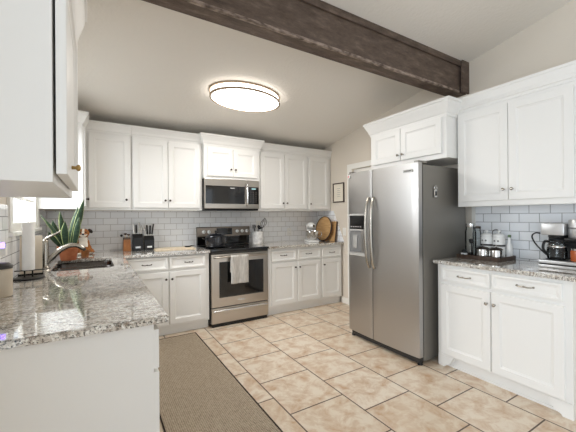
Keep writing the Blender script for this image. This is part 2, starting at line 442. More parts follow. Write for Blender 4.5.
# ceiling beam
bmr = bpy.data.objects.new('ceiling_beam', None); COL.objects.link(bmr); bmr['kind'] = 'structure'
BY0, BY1, BZ = 1.80, 1.93, 2.512
bm = nb(); prism(bm, [(BY0, BZ), (BY1, BZ), (BY1, zc(BY1) - .001), (BY0, zc(BY0) - .001)], 'x', -.45, XR - .002)
obj('timber', bm, 'beam', bmr)
bm = nb(); prism(bm, [(BY0 - .018, 2.765), (BY0 - .001, 2.765), (BY0 - .001, zc(BY0) - .002), (BY0 - .018, zc(BY0 - .02) - .003)], 'x', -.45, XR - .002); obj('top_board', bm, 'beam', bmr)
bm = nb(); prism(bm, [(BY0 - .035, BZ - .002), (BY0 - .019, BZ - .002), (BY0 - .019, zc(BY0) - .004), (BY0 - .035, zc(BY0 - .03) - .004)], 'x', XR - .12, XR - .002); obj('end_board', bm, 'beam', bmr)
bm = nb(); prism(bm, [(BY0 - .012, BZ - .006), (BY0 + .006, BZ - .007), (BY0 + .004, BZ + .001), (BY0 - .001, BZ + .014), (BY0 - .009, BZ + .014)], 'x', -.45, XR - .13); obj('streaked_edge', bm, 'beamstreak', bmr)  # strip with pale noise streaks along the near bottom edge

# ---------------------------------------------------------------- cabinets
def shaker(bm, x0, x1, z0, z1, fr=.055, flat=False, yf=-.02):
    loops = [(0, 0), (0, yf + .002), (.002, yf)]
    if flat: loops += [(.012, yf), (.016, yf - .0)]
    else: loops += [(fr, yf), (fr + .006, yf + .006), (fr + .012, yf + .007), (fr + .015, yf + .010)]
    prev = None
    for ins, y in loops:
        cur = [bm.verts.new(p) for p in ((x0 + ins, y, z0 + ins), (x1 - ins, y, z0 + ins), (x1 - ins, y, z1 - ins), (x0 + ins, y, z1 - ins))]
        if prev:
            for i in range(4): bm.faces.new((prev[i], prev[(i + 1) % 4], cur[(i + 1) % 4], cur[i]))
        else: bm.faces.new(cur)
        prev = cur
    bm.faces.new(prev)


def knob(parent, x, z, y=-.02, m='nickel'):
    bm = nb(); lathe(bm, [(.007, 0), (.006, .012), (.007, .014), (.0115, .018), (.0125, .022), (.010, .027), (.004, .029)], (x, y, z), n=16, ax=(0, -1, 0))
    return obj('knob', bm, m, parent)


def pull(parent, x, z, wd=.09, y=-.02, m='nickel'):
    bm = nb(); h = wd / 2
    tube(bm, smoothpts([(x - h, y + .001, z), (x - h, y - .014, z), (x - h * .5, y - .022, z - .003), (x - h * .12, y - .024, z), (x + h * .12, y - .024, z), (x + h * .5, y - .022, z - .003), (x + h, y - .014, z), (x + h, y + .001, z)], 4), .0042, 8)
    lathe(bm, [(.003, -.012), (.007, 0), (.003, .012)], (x, y - .024, z), n=10, ax=(1, 0, 0))
    for s in (-1, 1): cyl(bm, (x + s * h, y + .001, z), (x + s * h, y - .004, z), .007, n=10)
    return obj('handle', bm, m, parent)


def sweep(bm, prof, path):
    """profile [(out, z)] swept along a 2D path with mitred corners; out is to the right-hand side of travel"""
    P = [Vector(p) for p in path]; n = len(P); rings = []
    for i, p in enumerate(P):
        d0 = (P[i] - P[i - 1]).normalized() if i else (P[1] - P[0]).normalized()
        d1 = (P[i + 1] - P[i]).normalized() if i < n - 1 else d0
        n0 = Vector((d0.y, -d0.x)); n1 = Vector((d1.y, -d1.x)); mm = (n0 + n1)
        mm = mm / mm.length_squared * 2 if mm.length > 1e-6 else n0
        rings.append([bm.verts.new((p.x + mm.x * o, p.y + mm.y * o, z)) for o, z in prof])
    k = len(prof)
    for a, b in zip(rings, rings[1:]):
        for j in range(k): bm.faces.new((a[j], a[(j + 1) % k], b[(j + 1) % k], b[j]))
    bm.faces.new(rings[0][::-1]); bm.faces.new(rings[-1])


def crown(parent, path, z0, z1, out=.055):
    h = z1 - z0
    prof = [(-.012, z0), (.006, z0), (.008, z0 + h * .14), (.016, z0 + h * .2), (out * .45, z0 + h * .42), (out * .8, z0 + h * .72), (out * .86, z0 + h * .82), (out, z0 + h * .84), (out, z1), (-.012, z1)]
    bm = nb(); sweep(bm, prof, path)
    return obj('crown_molding', bm, 'cab', parent)


def upper(name, label, loc, rz, wd, dp, z0, z1, doors, crownspec=None, group='white wall cabinets', knobm='pewter', rail=True):
    """local frame: x along the face (left to right), face at y=0, body behind"""
    t = thing(name, label, 'cabinet', (loc[0], loc[1], z0), rz, group)
    hgt = z1 - z0
    bm = nb(); box(bm, .0008, wd - .0008, 0, dp, 0, hgt, .0015); obj('body', bm, 'cab', t)
    for (x0, x1, a, b, kx, kz) in doors:
        bm = nb(); shaker(bm, x0, x1, a - z0, b - z0, yf=-.021); dd = obj('door', bm, 'cab', t)
        if kx is not None: knob(dd, kx, kz - z0, -.021, knobm)
        if x1 - x0 < 0: pass
    if rail:
        bm = nb(); box(bm, .001, wd - .001, -.004, .018, -.006, -.0002, .001); obj('light_rail', bm, 'cab', t)
    if crownspec:
        path, c0, c1, out = crownspec
        crown(t, path, c0 - z0, c1 - z0, out)
    return t


UZ = 1.391
YU = 3.95; dpU = YB - .001 - YU
# back wall, left of the microwave
upper('wall_cabinet', 'single-door white wall cabinet in the back corner, above the dog figurine', (-.10, YU, 0), 0, .452, dpU, UZ, 2.235,
      [(.045, .435, 1.415, 2.195, .397, 1.50)], ([(-.0, 0), (.452, 0)], 2.215, 2.325, .05))
upper('wall_cabinet', 'two-door white wall cabinet above the knife blocks', (.354, YU, 0), 0, .79, dpU, UZ, 2.235,
      [(.012, .380, 1.415, 2.195, .350, 1.50), (.387, .757, 1.415, 2.195, .402, 1.50)], ([(0, 0), (.79, 0)], 2.215, 2.325, .05))
# microwave cabinet
YM = 3.87
upper('wall_cabinet', 'short two-door white cabinet with flared crown directly above the microwave', (1.147, YM, 0), 0, .752, YB - .001 - YM, 1.79, 2.215,
      [(.038, .365, 1.815, 2.165, .338, 1.905), (.374, .712, 1.815, 2.165, .400, 1.905)],
      ([(.0, .07), (0, 0), (.752, 0), (.752, .07)], 2.19, 2.325, .055))
upper('wall_cabinet', 'two-door white wall cabinet right of the microwave', (1.902, YU, 0), 0, .838, dpU, UZ, 2.235,
      [(.045, .425, 1.415, 2.195, .398, 1.493), (.435, .822, 1.415, 2.195, .462, 1.493)], ([(0, 0), (.838, 0)], 2.205, 2.325, .035))
upper('wall_cabinet', 'narrow single-door white wall cabinet above the stand mixer', (2.742, YU, 0), 0, .445, dpU, UZ, 2.235,
      [(.020, .395, 1.415, 2.195, .036, 1.49)], ([(0, 0), (.445, 0)], 2.205, 2.325, .035))
# corner cabinet on left wall; its side faces the camera
t = upper('wall_cabinet', 'white wall cabinet on the window wall, its blank side catching daylight above the snake plant', (-.10, 3.66, 0), PI / 2, .288, .359, UZ, 2.235,
          [(.012, .276, 1.415, 2.195, .25, 1.5)], ([(0, .358), (0, 0), (.288, 0)], 2.21, 2.325, .055))
# near-left cabinet
t = upper('wall_cabinet', 'large white wall cabinet close by at the left edge above the paper towels', (-.080, .876, 0), PI / 2, .70, .378, 1.385, 2.34,
          [(.004, .56, 1.405, 1.965, None, None)], None, rail=False)
dd = [c for c in t.children if c.name.startswith('door')][0]; dd.location.y = -.006
kb = knob(dd, .155, 1.44 - 1.385, -.021, 'brass'); kb.data.transform(Matrix.Translation((.155, -.021, .055)) @ Matrix.Scale(.72, 4) @ Matrix.Translation((-.155, .021, -.055)))
crown(t, [(0, .377), (0, 0), (.70, 0), (.70, .377)], 1.97 - 1.385, 2.19 - 1.385, .056)
bm = nb(); sweep(bm, [(-.012, .8055), (.056, .8055), (.056, .97), (-.012, .97)], [(0, .377), (0, 0), (.70, 0), (.70, .377)]); obj('fascia', bm, 'cab', t)
# over the fridge
upper('wall_cabinet', 'two-door white cabinet with flared crown over the refrigerator', (2.70, 2.613, 0), -PI / 2, .912, XR - .001 - 2.70, 1.829, 2.235,
      [(.035, .418, 1.870, 2.195, .397, 1.925), (.426, .872, 1.870, 2.195, .456, 1.925)],
      ([(0, .48), (0, 0), (.912, 0), (.912, .155)], 2.20, 2.348, .062), knobm='nickel')
# right wall uppers
upper('wall_cabinet', 'tall two-door white wall cabinet above the coffee maker', (2.86, 1.695, 0), -PI / 2, .865, XR - .001 - 2.86, UZ - .005, 2.235,
      [(.015, .423, 1.425, 2.205, .395, 1.512), (.428, .838, 1.425, 2.205, .458, 1.512)], ([(.0, 0), (.865, 0)], 2.235, 2.365, .03), knobm='nickel')
upper('wall_cabinet', 'white wall cabinet cut off by the right edge of the view', (2.86, .828, 0), -PI / 2, .60, XR - .001 - 2.86, UZ - .005, 2.235,
      [(.012, .588, 1.425, 2.205, .03, 1.512)], ([(.0, 0), (.60, 0)], 2.235, 2.365, .03), knobm='nickel')


def base(name, label, loc, rz, wd, dp, drawers, doors, toe=True, knobm='pewter', pullm='pewter', top=.883, feet=False, group='white base cabinets'):
    t = thing(name, label, 'cabinet', (loc[0], loc[1], 0), rz, group)
    bm = nb(); box(bm, .0008, wd - .0008, 0, dp, .10, top, .0015); obj('body', bm, 'cab', t)
    for (x0, x1, a, b, px) in drawers:
        bm = nb(); shaker(bm, x0, x1, a, b, fr=.016, yf=-.02); dd = obj('drawer', bm, 'cab', t)
        if px is not None: pull(dd, px[0], px[1], px[2], -.02, pullm)
    for (x0, x1, a, b, kx, kz) in doors:
        bm = nb(); shaker(bm, x0, x1, a, b); dd = obj('door', bm, 'cab', t)
        if kx is not None: knob(dd, kx, kz, -.02, knobm)
    if feet:
        bm = nb(); box(bm, .02, wd - .02, .045, .065, .012, .0995); box(bm, .02, wd - .02, .036, .0449, .0, .018, .002); obj('toe_board', bm, 'cab', t)
        for s in (0, 1):
            pr = [(0, 0), (.055, 0), (.062, .012), (.085, .022), (.11, .045), (.125, .075), (.135, .0995), (0, .0995)]
            pr = [((wd - .001 - a) if s else a + .001, b) for a, b in pr]
            bm = nb(); prism(bm, pr, 'y', -.002, .044); box(bm, .001 if not s else wd - .021, .0209 if not s else wd - .001, .0445, dp, 0, .0995); obj('foot', bm, 'cab', t)
    else:
        bm = nb(); box(bm, .001, wd - .001, .045, .065, 0, .0995); obj('toe_kick', bm, 'cab', t)
        bm = nb(); box(bm, .001, wd - .001, .0655, dp, 0, .0995); obj('plinth', bm, 'cab', t)
    return t


YF = 3.68; dpB = YB - .001 - YF
base('base_cabinet', 'white base cabinet with two drawers and two doors left of the range', (.252, YF, 0), 0, .888, dpB,
     [(.02, .425, .735, .868, (.215, .80, .09)), (.448, .842, .735, .868, (.652, .80, .085))],
     [(.02, .428, .125, .705, .405, .627), (.445, .842, .125, .705, .468, .627)])
base('base_cabinet', 'white base cabinet with two drawers and two doors right of the range', (1.912, YF + .005, 0), 0, .864, dpB - .005,
     [(.055, .438, .71, .848, (.237, .786, .09)), (.474, .850, .71, .848, (.645, .783, .09))],
     [(.055, .445, .135, .685, .418, .612), (.470, .850, .135, .685, .488, .61)])
base('base_cabinet', 'narrow white base cabinet with one drawer and one door below the stand mixer', (2.778, YF + .005, 0), 0, .392, dpB - .005,
     [(.022, .372, .71, .848, (.195, .776, .09))], [(.022, .372, .135, .685, .045, .606)])
base('base_cabinet', 'wide white base cabinet with footed base beneath the coffee maker', (2.575, 1.713, 0), -PI / 2, .925, XR - .001 - 2.575,
     [(.045, .438, .745, .858, (.243, .80, .10)), (.452, .875, .745, .858, (.672, .805, .10))],
     [(.035, .440, .115, .715, .420, .629), (.450, .885, .115, .715, .475, .629)], feet=True, knobm='nickel', pullm='nickel')
# left run under the long worktop, only edges are seen
base('base_cabinet', 'white drawer cabinet at the near end of the long worktop', (.198, 1.362, 0), PI / 2, .55, .656,
     [(.006, .544, .70, .855, (.275, .78, .09))], [(.006, .544, .115, .685, .50, .6)], pullm='nickel', knobm='nickel')
base('base_cabinet', 'white base cabinet in the middle of the run facing the rug', (.198, 1.914, 0), PI / 2, .70, .656,
     [(.006, .346, .70, .855, (.17, .78, .09)), (.352, .694, .70, .855, (.52, .78, .09))], [(.006, .346, .115, .685, .3, .6), (.352, .694, .115, .685, .4, .6)], pullm='nickel', knobm='nickel')
base('base_cabinet', 'white two-door sink base cabinet under the sink', (.198, 2.616, 0), PI / 2, 1.06, .656,
     [(.006, 1.054, .70, .855, None)], [(.006, .526, .115, .685, .48, .6), (.532, 1.0, .115, .685, .58, .6)], top=.70, pullm='nickel', knobm='nickel')

# ---------------------------------------------------------------- worktops
def rr(x0, x1, y0, y1, r, n=6):
    out = []
    for cx, cy, a in ((x1 - r, y1 - r, 0), (x0 + r, y1 - r, 90), (x0 + r, y0 + r, 180), (x1 - r, y0 + r, 270)):
        for i in range(n + 1):
            t = R(a + 90 * i / n); out.append((cx + r * math.cos(t), cy + r * math.sin(t)))
    return out


def slab(poly, hole, z0, z1):
    bm = nb(); loops = [poly] + ([hole] if hole else [])
    es = []
    for lp in loops:
        v = [bm.verts.new((x, y, z0)) for x, y in lp]
        es += [bm.edges.new((v[i], v[(i + 1) % len(v)])) for i in range(len(v))]
    r = bmesh.ops.triangle_fill(bm, use_beauty=True, use_dissolve=False, edges=es)
    fs = [g for g in r['geom'] if isinstance(g, bmesh.types.BMFace)]
    ex = bmesh.ops.extrude_face_region(bm, geom=fs)
    bmesh.ops.translate(bm, verts=[g for g in ex['geom'] if isinstance(g, bmesh.types.BMVert)], vec=(0, 0, z1 - z0))
    bmesh.ops.recalc_face_normals(bm, faces=bm.faces[:])
    sharp = [e for e in bm.edges if len(e.link_faces) == 2 and e.calc_face_angle() > 1 and abs(e.verts[0].co.z - e.verts[1].co.z) < 1e-5]
    bmesh.ops.bevel(bm, geom=sharp, offset=.004, segments=2, affect='EDGES')
    return bm

CZ0, CZ1 = .884, .914
SX0, SX1, SY0, SY1 = -.285, .13, 2.88, 3.62
bm = slab([(XL + .001, 1.34), (.249, 1.34), (.249, 3.645), (1.146, 3.645), (1.146, YB - .011), (XL + .001, YB - .011)], rr(SX0, SX1, SY0, SY1, .07), CZ0, CZ1)
tag(obj('countertop', bm, 'granite'), 'long L-shaped speckled granite worktop holding the sink', 'countertop', 'granite worktops')
bm = slab([(1.912, 3.645), (XR - .011, 3.645), (XR - .011, YB - .011), (1.912, YB - .011)], None, CZ0, CZ1)
tag(obj('countertop', bm, 'granite'), 'granite worktop right of the range under the mixer', 'countertop', 'granite worktops')
bm = slab([(2.545, .765), (XR - .011, .765), (XR - .011, 1.74), (2.545, 1.74)], None, CZ0, CZ1)
tag(obj('countertop', bm, 'granite'), 'granite worktop under the coffee maker and tray', 'countertop', 'granite worktops')

# ---------------------------------------------------------------- sink and faucet
t = thing('kitchen_sink', 'undermount stainless steel double sink set in the long granite worktop', 'sink', (0, 0, .70))
def bowl(y0, y1):
    bm = nb(); prev = None
    for ins, z, rad in ((-.012, .181, .075), (-.002, .1835, .07), (.002, .175, .07), (.006, .05, .06), (.02, .015, .05), (.06, .006, .03)):
        cur = [bm.verts.new((x, y, z)) for x, y in rr(SX0 + ins, SX1 - ins, y0 + ins, y1 - ins, max(rad - ins * .3, .02))]
        if prev: bridge(bm, prev, cur)
        prev = cur
    bm.faces.new(prev)
    return bm
bm = bowl(SY0, 3.235); b1 = obj('basin', bm, 'sinksteel', t)
bm = bowl(3.262, SY1); b2 = obj('basin', bm, 'sinksteel', t)
for b, yy in ((b1, 3.08), (b2, 3.42)):
    bm = nb(); lathe(bm, [(.045, 0), (.045, .003), (.035, .004), (.02, .001)], (-.07, yy, .0065), n=20); obj('drain', bm, 'chrome', b)
t = thing('faucet', 'brushed nickel pull-out faucet with single lever beside the sink', 'faucet', (-.335, 3.10, CZ1))
bm = nb(); lathe(bm, [(.034, 0), (.034, .006), (.027, .012), (.025, .03), (.024, .19), (.022, .215), (.012, .228)], n=24); obj('body', bm, 'nickel', t)
bm = nb(); tube(bm, smoothpts([(.01, 0, .04), (.05, .003, .09), (.10, .006, .14), (.16, .01, .168), (.21, .012, .165), (.25, .014, .14)], 5), [.023] * 6 + [.021] * 6 + [.019] * 6 + [.0175] * 8, 16); sp = obj('spout', bm, 'nickel', t, smooth=60)
bm = nb(); cyl(bm, (.25, .014, .141), (.262, .0145, .122), .015, .013, n=16); obj('spray_head', bm, 'darkband', sp)
bm = nb(); tube(bm, smoothpts([(0, 0, .222), (.03, .0, .245), (.07, .01, .268), (.10, .015, .285)], 4), [.012] * 4 + [.009] * 4 + [.007] * 5, 10); obj('lever', bm, 'nickel', t, smooth=60)
# things by the sink
t = thing('soap_dispenser', 'small dark soap pump bottle behind the faucet', 'soap dispenser', (-.395, 3.02, CZ1))
bm = nb(); lathe(bm, [(.026, 0), (.028, .004), (.028, .10), (.022, .115), (.01, .12), (.01, .13)], n=20); obj('bottle', bm, 'black', t)
bm = nb(); cyl(bm, (0, 0, .13), (0, 0, .155), .005, n=8); tube(bm, [(0, 0, .152), (.04, 0, .155), (.045, 0, .148)], .0045, 8); obj('pump', bm, 'chrome', t)
t = thing('drinking_glass', 'clear drinking glass standing inside the sink', 'glass', (-.02, 3.05, .7075))
bm = nb(); lathe(bm, [(.03, 0), (.036, .13), (.033, .13), (.028, .006)], n=20, cap=False); obj('tumbler', bm, 'glass', t)
bm = nb(); lathe(bm, [(.0295, 0), (.0295, .006), (.0, .006)], n=20); obj('glass_base', bm, 'glass', t)

# ---------------------------------------------------------------- range
t = thing('range', 'freestanding stainless electric range with black glass cooktop', 'stove', (1.151, 3.64, 0))
W_ = .757; D_ = .64
bm = nb(); box(bm, .001, W_ - .001, .03, D_, .03, .895, .003); obj('body', bm, 'gasket', t)
bm = nb(); box(bm, -.002, W_ + .002, -.012, D_ - .055, .897, .921, .004); ct = obj('cooktop', bm, 'glassblack', t)
for (x, y, r) in ((.20, .16, .105), (.57, .15, .08), (.20, .42, .08), (.57, .42, .105)):
    bm = nb(); lathe(bm, [(r, 0), (r, .0006), (r - .004, .0006), (r - .004, 0)], (x, y, .9213), n=36, cap=False); obj('burner_ring', bm, 'darkband', ct)
bm = nb(); box(bm, .004, W_ - .004, D_ - .05, D_, .925, 1.045, .003); bgd = obj('backguard_base', bm, 'glassblack', t)
bm = nb(); prism(bm, [(D_ - .075, 1.042), (D_, 1.042), (D_, 1.168), (D_ - .055, 1.168), (D_ - .062, 1.160)], 'x', .004, W_ - .004); cp = obj('control_panel', bm, 'steeld', t)
bm = nb(); prism(bm, [(D_ - .0745, 1.060), (D_ - .070, 1.060), (D_ - .061, 1.150), (D_ - .0655, 1.150)], 'x', .265, .485); ds = obj('display', bm, 'glassblack', cp)
bm = nb()
for k, (x0, x1) in enumerate(((.345, .352), (.357, .372), (.376, .391))): prism(bm, [(D_ - .0685, 1.118), (D_ - .066, 1.118), (D_ - .0645, 1.132), (D_ - .067, 1.132)], 'x', x0, x1)
obj('clock_digits', bm, 'lcd', ds)
for x in (.085, .155, .560, .635, .705):
    bm = nb(); lathe(bm, [(.024, 0), (.024, .004), (.018, .006), (.017, .024), (.012, .027)], (x, D_ - .072, 1.104), n=20, ax=(0, -1, .09)); k = obj('knob', bm, 'white', cp)
    bm = nb(); box(bm, x - .003, x + .003, D_ - .106, D_ - .098, 1.092, 1.122); obj('pointer', bm, 'badge', k)
# door
bm = nb(); box(bm, .006, W_ - .006, 0, .029, .235, .862, .005); dr = obj('oven_door', bm, 'steelh', t)
bm = nb()
prev = None
for ins, y in ((0, -.0006), (0, -.004), (.004, -.005), (.012, -.002)):
    cur = [bm.verts.new(p) for p in ((.10 + ins, y, .345 + ins), (.68 - ins, y, .345 + ins), (.68 - ins, y, .768 - ins), (.10 + ins, y, .768 - ins))]
    if prev: bridge(bm, prev, cur)
    prev = cur
bm.faces.new(prev); obj('door_window', bm, 'glassblack', dr)
bm = nb()
tube(bm, smoothpts([(.045, -.001, .822), (.05, -.04, .826), (.09, -.048, .83), (.38, -.052, .833), (.667, -.048, .83), (.707, -.04, .826), (.712, -.001, .822)], 5), .0115, 12)
obj('door_handle', bm, 'steelh', dr, smooth=60)
bm = nb(); box(bm, .335, .425, -.003, -.0002, .285, .305, .001); obj('badge', bm, 'badge', dr)
bm = nb(); box(bm, .012, W_ - .012, -.006, .029, .866, .893, .003); obj('vent_strip', bm, 'gasket', t)
bm = nb(); box(bm, .006, W_ - .006, 0, .029, .045, .225, .005); dw = obj('storage_drawer', bm, 'steelh', t)
bm = nb(); 
pts = smoothpts([(.03, -.004, .188), (.15, -.02, .196), (.38, -.028, .199), (.60, -.02, .196), (.727, -.004, .188)], 6)
tube(bm, pts, .009, 10); obj('drawer_handle', bm, 'badge', dw, smooth=60)
for x in (.05, .7):
    for y in (.06, .58):
        bm = nb(); cyl(bm, (x, y, 0), (x, y, .03), .018, n=12); obj('leg', bm, 'black', t)

bm = nb(); box(bm, .02, W_ - .02, .012, .03, .004, .044, .001); obj('toe_panel', bm, 'black', t)
# dish towel on the oven handle
bm = nb()
nx, ny = 14, 40
def tp(u, s):
    # s runs from front hem up, over the bar, and down the back
    x = 1.374 + .226 * u
    L1 = .325; arc = .05; L2 = .19
    bx, bz, r = 3.64 - .051, .832, .0150
    wob = .004 * math.sin(u * 11) * (1 - s)
    l = s * (L1 + arc + L2)
    if l < L1: return (x + .006 * math.sin(u * 3) * 0, bx - r - wob - .003 * math.sin(u * 9), bz - (L1 - l) )
    if l < L1 + arc:
        a = (l - L1) / arc * PI; return (x, bx - r * math.cos(a), bz + r * math.sin(a))
    return (x, bx + r + .001, bz - (l - L1 - arc))
G = [[bm.verts.new(tp(i / nx, j / ny)) for i in range(nx + 1)] for j in range(ny + 1)]
for j in range(ny):
    for i in range(nx): bm.faces.new((G[j][i], G[j][i + 1], G[j + 1][i + 1], G[j + 1][i])).smooth = True
o = tag(obj('dish_towel', bm, 'towel'), 'light grey dish towel hanging over the oven door handle', 'towel')
sm = o.modifiers.new('s', 'SOLIDIFY'); sm.thickness = .004

# black enamel pot on the left rear burner
t = thing('stock_pot', 'black enamel pot with lid standing on the range', 'pot', (1.310, 3.93, .9223))
t.scale = (1.06, 1.06, 1.12)
bm = nb(); lathe(bm, [(.105, 0), (.118, .01), (.124, .06), (.122, .115), (.127, .12), (.118, .12), (.115, .012)], n=36, cap=False); bmesh.ops.holes_fill(bm, edges=bm.edges[:], sides=0); obj('pan', bm, 'cast', t, smooth=40)
bm = nb(); lathe(bm, [(.123, .1215), (.121, .128), (.08, .150), (.02, .158)], n=36); ld = obj('lid', bm, 'cast', t, smooth=40)
bm = nb(); lathe(bm, [(.008, .158), (.009, .17), (.018, .176), (.014, .186)], n=16); obj('lid_knob', bm, 'black', ld)
bm = nb(); tube(bm, smoothpts([(.115, -.02, .1), (.16, -.04, .112), (.22, -.06, .118), (.27, -.075, .115)], 4), [.009] * 13, 10); obj('handle', bm, 'black', t)
bm = nb(); tube(bm, smoothpts([(-.115, .03, .09), (-.15, .04, .1), (-.15, -.03, .1), (-.115, -.035, .09)], 4), .006, 8); obj('handle', bm, 'black', t)

# ---------------------------------------------------------------- microwave
t = thing('microwave', 'stainless over-the-range microwave mounted under the short cabinet', 'microwave', (1.150, 3.865, 1.398))
MW = .742
bm = nb(); box(bm, 0, MW, .03, .42, .0, .385, .003); obj('body', bm, 'gasket', t)
bm = nb(); box(bm, .002, .572, 0, .029, .012, .383, .004); dr = obj('microwave_door', bm, 'steelh', t)
bm = nb(); box(bm, .012, .532, -.003, -.0002, .072, .298, .002); obj('door_window', bm, 'glassblack', dr)
bm = nb(); tube(bm, smoothpts([(.55, 0, .05), (.552, -.035, .07), (.556, -.045, .19), (.552, -.035, .315), (.55, 0, .335)], 5), .010, 12); obj('handle', bm, 'chrome', dr, smooth=60)
bm = nb(); box(bm, .574, MW - .002, 0, .029, .012, .383, .004); cp = obj('control_panel', bm, 'steelh', t)
bm = nb(); box(bm, .584, MW - .010, -.003, -.0002, .072, .298, .002); kp = obj('keypad', bm, 'glassblack', cp)
bm = nb(); box(bm, .63, .69, -.0045, -.0031, .266, .282); obj('display', bm, 'lcd', kp)
bm = nb()
for i in range(3):
    for j in range(6): box(bm, .606 + i * .038, .628 + i * .038, -.0042, -.0031, .095 + j * .026, .108 + j * .026)
obj('key_grid', bm, 'darkband', kp)
bm = nb(); box(bm, .33, .39, -.0045, -.0031, .268, .279); obj('logo_plate', bm, 'badge', dr)
bm = nb(); box(bm, .01, MW - .01, .02, .40, -.012, -.0005, .002); obj('vent_underside', bm, 'black', t)

# ---------------------------------------------------------------- refrigerator
t = thing('refrigerator', 'stainless steel side-by-side refrigerator with ice dispenser', 'refrigerator', (2.364, 2.650, 0), -PI / 2)
FW = .892
bm = nb(); box(bm, .006, FW - .006, .085, .74, .03, 1.752, .004); obj('cabinet_body', bm, 'fside', t)
bm = nb(); box(bm, .012, FW - .012, .068, .0845, .075, 1.75); box(bm, .3645, .3705, .008, .0675, .075, 1.76); obj('door_gasket', bm, 'gasket', t)  # gasket, plus a dark strip painting the shade between the doors
def bulge(x): return -.016 * (1 - ((x - FW / 2) / (FW / 2)) ** 2)
def fdoor(x0, x1):
    bm = nb(); n = 14; pts = []
    for i in range(n + 1):
        x = x0 + (x1 - x0) * i / n
        e = min(x - x0, x1 - x); rnd = .004 * (1 - min(1, e / .012)) ** 2
        pts.append((x, bulge(x) + .016 + rnd))
    poly = [(x0, .067)] + pts + [(x1, .067)]
    prism(bm, poly, 'z', .072, 1.765)
    return bm
fz = obj('freezer_door', fdoor(.003, .364), 'steel', t, smooth=25)
fd = obj('fridge_door', fdoor(.371, FW - .003), 'steel', t, smooth=25)
def fh(x, sgn):
    bm = nb(); y = bulge(x) + .016
    tube(bm, smoothpts([(x, y + .002, .79), (x, y - .018, .80), (x + sgn * .002, y - .045, .90), (x + sgn * .004, y - .06, 1.13), (x + sgn * .002, y - .045, 1.37), (x, y - .018, 1.47), (x, y + .002, 1.48)], 6), .0135, 12)
    return bm
obj('door_handle', fh(.334, -1), 'nickel', fz, smooth=60); obj('door_handle', fh(.402, 1), 'nickel', fd, smooth=60)
# dispenser
yb = bulge(.03) + .016
bm = nb()
x0, x1, z0, z1 = .030, .285, .885, 1.325; yo = -.004
box(bm, x0, x0 + .014, yo, .012, z0, z1, .002); box(bm, x1 - .014, x1, yo - .006, .012, z0, z1, .002)
box(bm, x0 + .014, x1 - .014, yo - .003, .012, z0, z0 + .035, .002); box(bm, x0 + .014, x1 - .014, yo - .003, .012, z1 - .018, z1, .002); box(bm, x0 + .014, x1 - .014, yo - .002, .012, 1.145, 1.165, .002)
ds = obj('dispenser_frame', bm, 'badge', fz)
bm = nb(); box(bm, x0 + .015, x1 - .015, yo + .0, .011, 1.166, z1 - .019, .001); pn = obj('dispenser_panel', bm, 'glassblack', ds)
bm = nb()
for i in range(5): box(bm, x0 + .035 + i * .034, x0 + .053 + i * .034, yo - .0012, yo - .0002, 1.185, 1.195)
obj('button_row', bm, 'badge', pn)
bm = nb(); box(bm, x0 + .015, x1 - .015, .0045, .0065, z0 + .036, 1.144); cv = obj('dispenser_cavity', bm, 'grayp', ds)
bm = nb(); prism(bm, [(.09, 1.10), (.16, 1.10), (.15, .97), (.10, .97)], 'y', -.004, .004); obj('paddle', bm, 'badge', cv)
bm = nb(); box(bm, x0 + .02, x1 - .02, -.012, .004, z0 + .0352, z0 + .045, .002); obj('drip_tray', bm, 'grayp', cv)
bm = nb(); box(bm, .02, FW - .02, .045, .085, .012, .070, .002)
obj('toe_grille', bm, 'gasket', t)
for x in (.03, FW - .03):
    bm = nb(); cyl(bm, (x, .06, 0), (x, .06, .012), .022, n=14); obj('foot', bm, 'black', t)
for x in (.03, FW - .03):
    bm = nb(); box(bm, x - .025, x + .022, .03, .15, 1.7655, 1.785, .004); obj('hinge_cover', bm, 'fside', t)
bm = nb(); box(bm, .745, .84, -.0005, .004, 1.685, 1.712, .001); lb = obj('brand_badge', bm, 'badge', fd)
bm = nb(); box(bm, .755, .83, -.0018, -.0006, 1.693, 1.704); obj('badge_inset', bm, 'gasket', lb)
# magnets
bm = nb(); box(bm, .012, .046, .002, .0068, 1.715, 1.745, .001); o = obj('fridge_sticker', bm, 'white', fz)
bm = nb(); box(bm, .018, .036, .0008, .0018, 1.722, 1.736); obj('sticker_print', bm, 'red', o)
t = thing('bottle_opener', 'silver magnetic bottle opener stuck to the refrigerator side', 'bottle opener', (2.61, 1.7555, 1.465))
bm = nb(); box(bm, -.02, .02, -.008, 0, 0, .07, .005); obj('handle_plate', bm, 'chrome', t)
bm = nb()
tube(bm, [(.018 * math.cos(a), -.004, .086 + .018 * math.sin(a)) for a in [2 * PI * i / 18 for i in range(19)]], .004, 8, cap=False); obj('opener_ring', bm, 'chrome', t)
bm = nb(); box(bm, -.012, .012, -.0095, -.0081, .015, .055, .001); obj('inlay', bm, 'black', t)

# ---------------------------------------------------------------- rug
t = thing('runner_rug', 'brown woven runner rug with dark binding along the left cabinets', 'rug', (.655, 2.2, 0))
bm = nb(); box(bm, -.295, .295, -1.26, 1.395, .0005, .010, .002); obj('pile_field', bm, 'rug', t)
bm = nb()
for (a, b, c, e) in ((-.305, -.2955, -1.27, 1.405), (.2955, .305, -1.27, 1.405), (-.2955, .2955, 1.3955, 1.405), (-.2955, .2955, -1.27, -1.2605)): box(bm, a, b, c, e, .0005, .012, .003)
obj('binding', bm, 'rugedge', t)

